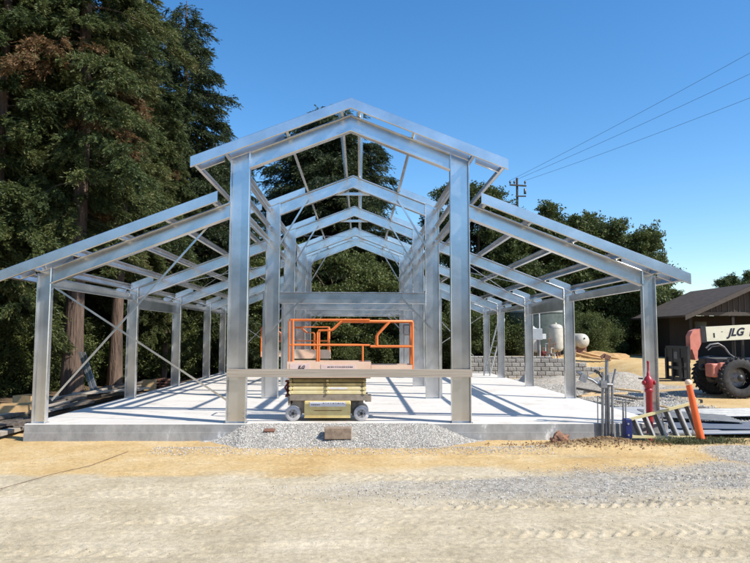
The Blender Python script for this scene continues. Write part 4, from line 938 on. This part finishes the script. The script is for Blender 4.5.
def tank(px, Y, r, z0, h, name, label, mt, legs=True, cat='tank'):
    x = atx(px, Y, 340); t = thing(name, label, cat, (x, Y, TZ)); m = MB(); m.lathe([(.0001, z0),(r*.5,z0+.02),(r*.9, z0+.12),(r, z0+.25),(r, z0+h-.25),(r*.9,z0+h-.12),(r*.55,z0+h-.03),(.0001, z0+h)], (0,0,0), n=28); obj('shell', m, mt, t)
    m = MB(); m.lathe([(.06,z0+h-.04),(.06,z0+h+.06),(.0001,z0+h+.07)], (0,0,0), n=10); obj('top_valve', m, mt, t)
    if legs:
        for k in range(3): a = k*2.094+.5; m = MB(); m.tube([(r*.7*math.cos(a), r*.7*math.sin(a), 0), (r*.7*math.cos(a), r*.7*math.sin(a), z0+.15)], .03, 6); obj('leg', m, RUST, t)
    m = MB(); m.lathe([(r+.004, z0+h-.27),(r+.006, z0+h-.24)], (0,0,0), n=28); m.lathe([(r+.004, z0+.26),(r+.006, z0+.29)], (0,0,0), n=28); obj('weld_seam', m, mt, t)
    return t
tank(556, 37.6, .40, .28, 1.62, 'pressure_tank', 'tall off-white pressure tank standing on the block wall terrace', TANKW)
tank(533.5, 38.2, .30, .2, 1.5, 'pressure_tank', 'narrower white pressure tank half hidden by third right column', WHITEP)
# propane tank, end-on, turned so it runs away from us
px_t = atx(579.5, 38.5, 342); pt_ = thing('propane_tank', 'round cream end of a propane tank behind second right column', 'propane tank', (px_t, 38.5, TZ), .25)
zc = at(579.5, 341, 38.5)[2]-TZ; m = MB(); m.lathe([(.0001,-.9),(.18,-.88),(.33,-.8),(.42,-.66),(.44,-.5),(.44,.7),(.40,.88),(.25,1.02),(.0001,1.08)], (0,.3,zc), (0,1,0), 28); sh = obj('shell', m, TANKW, pt_)
m = MB(); m.lathe([(.05,0),(.05,.05),(.0001,.06)], (-.05,-.56,zc+.15), (0,-1,.2), 10); obj('gauge', m, BLACKM, sh)
for y in (-.2, .7): m = MB(); m.bb(-.3, .3, y-.05, y+.05, 0, zc-.25); obj('foot', m, RUST, pt_)
# big dark green water tank
wt_x = atx(536, 40.8, 330); r_ = (atx(566, 40.8, 330)-atx(506, 40.8, 330))/2; wt = thing('water_tank', 'large dark green water tank behind the pressure tanks', 'water tank', (wt_x, 40.8, TZ-.1))
ztop = at(538, 306, 40)[2]-TZ+.1; m = MB(); pr = []
for k in range(19): z = (ztop-.4)*k/18; pr.append((r_-(.04 if k % 2 else 0), z))
m.lathe(pr, (0,0,0), n=48); obj('tank_wall', m, TANKG, wt)
m = MB(); m.lathe([(r_+.03, ztop-.42),(r_+.03, ztop-.3),(r_*.6, ztop+.1),(.35, ztop+.28),(.35,ztop+.38),(.0001,ztop+.4)], (0,0,0), n=48); obj('lid', m, TANKG2, wt)
# electric box on posts with riser pipe
ex = atx(538, 37.3, 335); eb = thing('electrical_box', 'grey electrical box on posts beside the tall pressure tank', 'electrical box', (ex, 37.3, TZ))
zb0, zb1 = at(538, 340, 37.3)[2]-TZ, at(538, 328.5, 37.3)[2]-TZ; m = MB(); m.bev(-.33, .22, -.12, .12, zb0, zb1, .015); bo = obj('enclosure', m, ELBOX, eb)
m = MB(); m.bev(.24, .44, -.08, .06, zb0+.05, zb0+.35, .01); obj('side_box', m, WHITEP, eb)
for x in (-.28, .02): m = MB(); m.tube([(x, .15, -.05), (x, .15, zb1)], .03, 6); obj('post', m, CONDUIT, eb)
m = MB(); m.tube([(.12, .1, -.05), (.12, .1, at(540, 310, 37.3)[2]-TZ)], .035, 8); obj('riser_pipe', m, WHITEP, eb)
pg = thing('pump_pipework', 'rusty and grey pipework between electrical box and tall pressure tank', 'pipework', (atx(547, 37.0, 350), 36.9, TZ))
for k, (x, mt) in enumerate(((-.28, RUST), (-.12, CONDUIT), (.05, RUST), (.2, TANKW), (.34, RUST))):
    m = MB(); h = .5+.25*(k % 3); m.tube([(x, -.75, -.9+.1*(k%2)), (x, -.72, .18), (x, -.4, .2), (x, 0, .22), (x, 0, h)], .032, 8); m.tube([(x, 0, h), (x+.15, 0, h+.02)], .035, 8); obj('pipe', m, mt, pg)
m = MB(); m.bev(-.35, -.05, -.1, .2, .0, .35, .03); obj('pump', m, DARKRED, pg)
# orange hoses on the wall
m = MB(); p = [at(a, b, 37.0) for a, b in ((574, 353), (581, 355), (590, 357), (600, 358.5), (609, 359.5))]
m.tube([(q[0], 36.7, q[2]) for q in p], .055, 10); p = [at(a, b, 37.0) for a, b in ((582, 351.5), (590, 354), (598, 356), (603, 358))]; m.tube([(q[0], 36.9, q[2]) for q in p], .05, 10)
o = obj('corrugated_hose', m, HOSE); tag(o, 'orange hoses lying over the top of the stepped wall end', 'hose')
lump('dirt_bank', (atx(597, 38.2), 38.4, .55), (1.9, .9, .45), mat('orange_soil', (.52,.32,.13), (.34,.2,.09), rough=.95, scale=4, bump=.6), 'orange soil bank behind the stepped end of block wall', 'soil bank', 7)

# debris right of the slab
GD = 'boards and sheets scattered right of the slab'
for k, (a, b, Y0, Y1, mt, nm, lab, w) in enumerate((((513, 392), (527, 375), 27.5, 29.5, SHEET, 'metal_sheet', 'dark metal piece tilted up on the rubble left of second column', .28),
    ((578, 372), (606, 388), 25.5, 22.6, CONDUIT, 'metal_sheet', 'long grey metal strip leaning down toward the conduits', .16),
    ((575, 388), (640, 399), 25, 20.5, OLDWOOD, 'board', 'long grey board on the rubble between second column and conduits', .25),
    ((580, 396), (626, 393), 21.2, 22.4, WOOD2, 'board', 'pale yellow board on the rubble behind the conduits', .16),
    ((618, 389), (645, 392), 24.6, 23.0, WOOD2, 'board', 'yellow board lying left of the red standpipe top', .3),
    ((655, 391), (690, 389), 23.5, 23.6, WOOD2, 'board', 'pale plank on dirt right of the corner column', .25))):
    p0, p1 = at(*a, Y0), at(*b, Y1); z0 = max(p0[2], gz(p0[0], Y0)+.03); z1 = max(p1[2], gz(p1[0], Y1)+.03)
    board(lab, (p0[0], Y0, z0), (p1[0], Y1, z1), w, .05, mt, nm, GD, 'metal sheet' if nm == 'metal_sheet' else 'board')
for k in range(16):
    x = 7.6+rs.uniform(0, 3.6); y = 16+rs.uniform(0, 11); a = rs.uniform(0, 3.1); L = rs.uniform(.5, 2.2); d = Vector((math.cos(a), math.sin(a), 0))*L/2; c = Vector((x, y, gz(x, y)+.06))
    board('%s %s offcut in rubble %s right of slab' % ('long' if L > 1.3 else 'short', ('dark old wood', 'weathered wood', 'fresh yellow wood', 'dark metal')[k % 4], 'near the conduits' if y < 19.5 else 'by second right column' if y < 23 else 'toward block wall'), c-d, c+d, rs.uniform(.07, .2), .04, (OLDWOOD, WOOD, WOOD2, SHEET)[k % 4], 'offcut', 'offcuts lying in the rubble', 'offcut')
# stack of blue and dark roofing sheets
def sheet(label, x0, x1, y0, y1, z, mt, rot, ribs=7):
    loc = Vector(((x0+x1)/2, (y0+y1)/2, z)); m = MB(); w = x1-x0; d = y1-y0; pr = []
    for k in range(ribs):
        u = -d/2+d*k/ribs; pr += [(u, 0), (u+d/ribs*.6, 0), (u+d/ribs*.7, .03), (u+d/ribs*.9, .03)]
    pr += [(d/2, 0)]; poly = pr+[(a, b-.006) for a, b in pr[::-1]]
    m.prism(poly, lambda p: (-w/2, p[0], p[1]), lambda p: (w/2, p[0], p[1]+.0)); o = obj('roofing_sheet', m, mt); o.location = loc; o.rotation_euler = (0, rot[1], rot[0]); return tag(o, label, 'roofing sheet', 'roofing sheets stacked on the ground')
x0 = SX1+.25
sheet('lowest wide blue roofing sheet right of the ladder', x0, x0+4.4, 15.0, 16.2, GZ+.10, TARP, (.06, 0))
sheet('blue roofing sheet lying askew on the lowest blue one', x0+.3, x0+3.9, 15.3, 16.5, GZ+.155, TARP, (-.12, .0))
sheet('dark grey sheet tilted on top of the blue sheets', x0+.2, x0+2.4, 16.2, 17.6, GZ+.27, SHEET, (-.2, .05))
sheet('grey sheet lying behind the blue sheets near the big tyres', x0+1.4, x0+5.2, 18.0, 19.8, GZ+.12, SHEET, (.1, 0))
sheet('pale blue sheet lying right behind the red standpipe', x0-.2, x0+2.2, 18.6, 20.2, GZ+.12, TARP, (.2, 0))

# ------------------------------------------------------------------ telehandler
tx = atx(740, 24.4, 378); tz = gz(tx, 24.6)
T = thing('telehandler', 'cream boomed telehandler with big black tyres parked before the barn', 'telehandler', (tx, 25.4, tz))
R_ = .76
for nm, x in (('front', 0), ('rear', 3.1)):
    for sy in (-1, 1):
        c = (x, sy*.88, R_); m = MB(); w = .22
        m.lathe([(.40,-w+.03),(.50,-w),(.66,-w-.015),(.73,-w+.04),(.745,-.1),(.745,.1),(.73,w-.04),(.66,w+.015),(.50,w),(.40,w-.03)], c, (0,1,0), 48)
        for k in range(26):
            for s2 in (-1, 1):
                a = 2*math.pi*(k+(.5 if s2 > 0 else 0))/26; Rm = Matrix.Rotation(-a, 3, 'Y') @ Matrix.Rotation(s2*.55, 3, 'X')
                q = Vector((math.cos(a)*.752, 0, math.sin(a)*.752)); M2 = Matrix.Rotation(-a, 3, 'Y') @ Matrix.Rotation(s2*.5, 3, 'X')
                m.box(Vector(c)+q+Vector((0, s2*.115, 0)), (.05, .25, .06), M2)
        wh = obj('wheel', m, RUBBER, T)
        m = MB(); m.lathe([(.405,-w+.0),(.42,-w-.012),(.38,-w-.0),(.36,-w+.09),(.20,-w+.10),(.18,-w+.03),(.0001,-w+.02)], c, (0,-sy*-1,0) if sy < 0 else (0,-1,0), 32)
        m.lathe([(.405,w),(.42,w+.012),(.38,w),(.36,w-.09),(.0001,w-.1)], c, (0,1,0), 32); obj('rim', m, RIM, wh)
        m = MB()
        for k in range(10): a = k*.628; m.lathe([(.0001,.03),(.02,.03),(.022,0)], (c[0]+.26*math.cos(a), c[1]+sy*(w-.09), c[2]+.26*math.sin(a)), (0,sy,0), 6, False)
        m.lathe([(.0001,.06),(.09,.05),(.13,.0)], (c[0], c[1]+sy*(w-.06), c[2]), (0,sy,0), 12); obj('hub', m, BLACKM, wh)
m = MB(); m.bev(-.35, 4.0, -.42, .42, .62, 1.05, .03); m.bb(-.15, .15, -.7, .7, .62, .9); m.bb(2.95, 3.25, -.7, .7, .62, .9); obj('chassis', m, BLACKM, T)
m = MB(); m.bev(-.95, -.35, -.85, -.30, .78, 1.28, .04); m.bev(-.70, -.25, -.95, -.80, 1.05, 1.33, .02); obj('front_fender', m, CORAL, T)
m = MB(); m.bev(.85, 2.5, -1.0, -.45, .7, 1.5, .05); eng = obj('engine_cover', m, CORAL, T)
m = MB(); m.bev(.95, 2.2, .3, 1.0, .75, 1.45, .04); obj('cab_base', m, GREYM, T)
cab = MB()
for x in (.95, 2.2):
    for y in (.35, 1.0): cab.bb(x-.04, x+.04, y-.04, y+.04, 1.45, 2.6)
cab.bb(.88, 2.28, .28, 1.06, 2.6, 2.68); obj('cab_frame', cab, BLACKM, T)
# boom: from head at left up to the rear pivot
bl, br = at(702.5, 334.5, 25.2), at(750, 332.0, 25.2)
ang = math.atan2(br[2]-bl[2], br[0]-bl[0]); bx, bz = bl[0]-tx, bl[2]-tz
bd = Vector((math.cos(ang), 0, math.sin(ang))); up_ = Vector((-math.sin(ang), 0, math.cos(ang))); bp = Vector((bx, -.25, bz))
RB = Matrix((bd, Vector((0,1,0)), up_)).transposed()
def bbx(m, a0, a1, y0, y1, c0, c1): m.box(bp+bd*(a0+a1)/2+up_*(c0+c1)/2+Vector((0,(y0+y1)/2,0)), (a1-a0, y1-y0, c1-c0), RB)
m = MB(); bbx(m, 0, 5.2, -.17, .17, -.27, .29); boom = obj('boom', m, BOOMC, T)
m = MB(); bbx(m, -.17, 0, -.19, .19, -.30, .32); bbx(m, -.02, .03, -.18, -.17, -.27, .29); obj('boom_collar', m, BLACKM, boom)
m = MB(); bbx(m, .30, .36, -.174, -.171, -.14, .04); bbx(m, .62, .68, -.174, -.171, .06, .085); obj('boom_slot', m, BLACKM, boom)
M3 = Matrix.Translation(bp+bd*1.17+Vector((0, -.176, 0))+up_*.02) @ RB.to_4x4() @ FRONTM
text_obj('brand_lettering', 'JLG', .40, INK, boom, M3, .38, .003, .014)
m = MB(); P = [(1.70, -.15), (1.755, -.15), (1.845, .18), (1.79, .18)]
m.prism(P, lambda p: tuple(bp+bd*p[0]+up_*p[1]+Vector((0,-.178,0))), lambda p: tuple(bp+bd*p[0]+up_*p[1]+Vector((0,-.172,0)))); obj('lettering_stroke', m, INK, boom)
# head casting and fork carriage
m = MB(); hp = [(689, 350), (697, 350), (701, 340), (702.5, 330), (698, 328.5), (691, 331), (688.5, 336)]
PP = [at(a, b, 25.1) for a, b in hp]; poly = [(q[0]-tx, q[2]-tz) for q in PP]
m.prism(poly, lambda p: (p[0], -.42, p[1]), lambda p: (p[0], -.08, p[1]))
hd = obj('boom_head', m, CORAL, T)
poly = [(at(a, b, 25.1)[0]-tx, at(a, b, 25.1)[2]-tz) for a, b in ((690, 349), (696, 349), (695.5, 360), (693.5, 360))]
m = MB(); m.prism(poly, lambda p: (p[0], -.46, p[1]), lambda p: (p[0], -.04, p[1])); obj('head_link', m, CORAL, hd)
def cx(px, py): q = at(px, py, 25.0); return q[0]-tx, q[2]-tz
XC = 12.45-tx; zc0, zc1 = cx(680, 381)[1], cx(680, 348)[1]; H_ = zc1-zc0
m = MB()
for z, h in ((0, .14), (.34, .12), (.56, .62)): m.bb(XC, XC+.09, -1.08, .68, zc0+z*H_, zc0+z*H_+h)
for y in (-1.09, -.5, .10, .60): m.bb(XC-.02, XC+.07, y, y+.12, zc0, zc0+H_*.98)
m.bb(XC+.09, XC+.42, -.26, .26, zc0+.15, zc0+.85); m.bb(XC+.1, XC+.30, -.55, -.4, zc0+.1, zc0+.7)
ca = obj('fork_carriage', m, BLACKM, T)
m = MB(); m.bb(XC-.012, XC-.001, -.28, .0, zc0+.66*H_, zc0+.88*H_); obj('carriage_plate', m, GREYM, ca)
for y in (-.66, .55): m = MB(); m.bb(XC-1.15, XC-.02, y, y+.12, zc0, zc0+.05); m.bb(XC-.06, XC-.021, y, y+.12, zc0+.05, zc0+H_*.7); obj('fork', m, BLACKM, T)
m = MB(); pth = [cx(a, b) for a, b in ((704, 348), (708, 344.5), (716, 343.5), (722, 347), (727, 354), (733, 358))]; m.tube([(a, -.55, b) for a, b in pth], .035, 8); m.tube([(a+.1, -.5, b-.08) for a, b in pth], .025, 8); obj('hydraulic_hose', m, GREYM, T)
m = MB(); m.tube([(-1.0,-.1,1.1), (-.5,0,1.5), (.4,0,1.2)], .07, 8); m.bev(-.9, .6, -.3, .3, 1.0, 1.5, .05); obj('lift_cylinder', m, BLACKM, T)

# ------------------------------------------------------------------ barn
def shingle_mat():
    m = bpy.data.materials.new('brown_asphalt_shingle'); m.use_nodes = True; nt = m.node_tree; N = nt.nodes; L = nt.links; b = N['Principled BSDF']; b.inputs['Roughness'].default_value = .95
    tc = N.new('ShaderNodeTexCoord'); mp = N.new('ShaderNodeMapping'); mp.inputs['Rotation'].default_value = (0, 0, math.pi/2); L.new(tc.outputs['Object'], mp.inputs[0])
    br = N.new('ShaderNodeTexBrick'); br.inputs['Scale'].default_value = 1; br.inputs['Brick Width'].default_value = .32; br.inputs['Row Height'].default_value = .16; br.inputs['Mortar Size'].default_value = .008
    br.inputs['Color1'].default_value = (.055,.041,.031,1); br.inputs['Color2'].default_value = (.08,.06,.046,1); br.inputs['Mortar'].default_value = (.05,.04,.035,1)
    L.new(mp.outputs[0], br.inputs[0]); n = N.new('ShaderNodeTexNoise'); n.inputs['Scale'].default_value = 2; n.inputs['Detail'].default_value = 8; L.new(tc.outputs['Object'], n.inputs[0])
    mx = N.new('ShaderNodeMix'); mx.data_type = 'RGBA'; mx.blend_type = 'MULTIPLY'; mx.inputs[0].default_value = .5; L.new(br.outputs[0], mx.inputs[6]); L.new(n.outputs[0], mx.inputs[7])
    ad = N.new('ShaderNodeMix'); ad.data_type = 'RGBA'; ad.blend_type = 'MULTIPLY'; ad.inputs[0].default_value = 1; ad.inputs[7].default_value = (1.35,1.35,1.35,1); L.new(mx.outputs[2], ad.inputs[6]); L.new(ad.outputs[2], b.inputs['Base Color']); return m
SHINGLE = shingle_mat()
YB0, YB1 = 38.0, 45.8
xe = at(685, 315, YB0); xr = at(757, 282.5, YB0); EX, EZ, RX, RZ = xe[0], xe[2], xr[0], xr[2]
barn = thing('barn', 'dark brown barn with a shingled gable roof at right', 'barn', (RX, 42, .6))
m = MB(); W = RX-EX; sl_ = (RZ-EZ)/W; th = .12
for s in (-1, 1):
    poly = [(RX, RZ), (RX+s*W, EZ), (RX+s*W, EZ-th), (RX, RZ-th)]
    m.prism(poly, lambda p: (p[0], YB0, p[1]), lambda p: (p[0], YB1, p[1]))
roof = obj('roof', m, SHINGLE, barn, True)
m = MB()
for s in (-1, 1):
    poly = [(RX, RZ-.03), (RX+s*W, EZ-.03), (RX+s*W, EZ-.30), (RX, RZ-.30)]
    m.prism(poly, lambda p: (p[0], YB0-.045, p[1]), lambda p: (p[0], YB0-.003, p[1]))
obj('rake_board', m, BARNT, roof, True)
gy0 = YB0+.55; inset = .55; zg = at(720, 312, gy0)[2]
m = MB(); wl = RX-W+inset
xg = (RZ-th-.02-zg)/sl_
m.prism([(RX, RZ-th-.02), (RX+xg, zg), (RX-xg, zg)], lambda p: (p[0], gy0, p[1]), lambda p: (p[0], gy0+.1, p[1]))
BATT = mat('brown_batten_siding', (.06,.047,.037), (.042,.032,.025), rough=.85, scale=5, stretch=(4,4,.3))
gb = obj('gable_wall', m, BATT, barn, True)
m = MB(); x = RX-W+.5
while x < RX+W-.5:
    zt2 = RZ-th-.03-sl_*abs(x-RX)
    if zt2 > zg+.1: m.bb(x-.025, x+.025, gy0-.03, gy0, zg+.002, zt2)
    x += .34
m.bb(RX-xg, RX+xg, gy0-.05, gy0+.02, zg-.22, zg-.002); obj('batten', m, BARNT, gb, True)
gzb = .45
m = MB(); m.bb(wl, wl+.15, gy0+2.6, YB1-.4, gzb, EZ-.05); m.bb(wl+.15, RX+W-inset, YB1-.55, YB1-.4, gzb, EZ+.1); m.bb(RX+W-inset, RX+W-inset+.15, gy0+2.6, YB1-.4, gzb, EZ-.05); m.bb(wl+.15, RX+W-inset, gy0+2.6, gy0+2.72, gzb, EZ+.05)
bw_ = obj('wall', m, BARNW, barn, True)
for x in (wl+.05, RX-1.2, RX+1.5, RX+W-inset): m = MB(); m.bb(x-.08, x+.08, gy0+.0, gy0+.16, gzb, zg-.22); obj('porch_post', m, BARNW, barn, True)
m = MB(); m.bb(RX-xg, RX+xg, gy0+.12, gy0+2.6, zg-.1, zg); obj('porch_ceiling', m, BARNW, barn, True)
m = MB(); m.bb(wl-.1, RX+W-inset+.3, gy0+.1, YB1-.2, gzb-.4, gzb+.2); obj('base', m, OLDWOOD, barn, True)
# window on the left wall and one in the porch wall
def bwin(x0, x1, y, z0, z1):
    m = MB(); m.bb(x0, x1, y-.03, y, z0, z1); f = obj('window', m, BARNT, barn, True); m = MB(); m.bb(x0+.07, x1-.07, y-.045, y-.032, z0+.07, z1-.07); obj('pane', m, GLASS, f, True)
wz = at(673, 330, gy0+2.6)[2]; wxx = at(700, 330, gy0+2.6)[0]; bwin(max(wxx-.35, wl+.3), max(wxx-.35, wl+.3)+.8, gy0+2.6, wz-.6, wz+.55)
# ------------------------------------------------------------------ utility pole and wires
PY = 52; ppx = at(517.3, 200, PY); zt_ = at(517.3, 178, PY)[2]; pole = thing('utility_pole', 'wooden utility pole with crossarms beyond the right roof wing', 'utility pole', (ppx[0], PY, 0)); k_ = PY/FPX
m = MB(); m.tube([(0,0,0), (0,0,zt_)], [.13, .09], 10); obj('pole', m, POLEW, pole)
z1_, z2_ = at(517, 186, PY)[2], at(517, 196.5, PY)[2]
m = MB(); m.bar((-8*k_, -.14, z1_+.06), (9*k_, -.14, z1_-.02), .1, .12); a1 = obj('crossarm', m, POLEW, pole)
m = MB(); m.bar((-2*k_, -.14, z2_), (8.5*k_, -.14, z2_), .09, .1); obj('crossarm', m, POLEW, pole)
for x in (-7.5, -3.2, 7.8): m = MB(); m.lathe([(.03,0),(.03,.1),(.09,.12),(.07,.2),(.09,.22),(.05,.32),(.0001,.33)], (x*k_, -.14, z1_+.08), n=10); obj('insulator', m, GREYM, a1)
m = MB(); m.lathe([(.0001,-.22),(.1,-.22),(.1,.22),(.0001,.24)], (7.6*k_, -.14, z2_+.4), n=12); obj('transformer', m, GREYM, pole)
for k, (x, ex_, ez, lab) in enumerate(((-7.5, 45, None, 'topmost of the three wires running from the pole to upper right'), (-3.2, 66, None, 'middle of the three wires running from the pole to upper right'), (7.8, 90, None, 'lowest of the three wires running from the pole to upper right'))):
    p0 = Vector((ppx[0]+x*k_, PY-.14, z1_+.42)); q = at(750, ex_, 36.0); d = Vector(q)-p0; p2 = p0+d*2.1; P = []
    for i in range(25):
        u = i/24; w = p0.lerp(p2, u); w.z -= 4*.45*u*(1-u); P.append(w)
    m = MB(); m.tube([tuple(v-p0) for v in P], .010, 5); o = obj('power_line', m, WIRE); o.location = p0; tag(o, lab, 'power line', 'power lines from the utility pole')
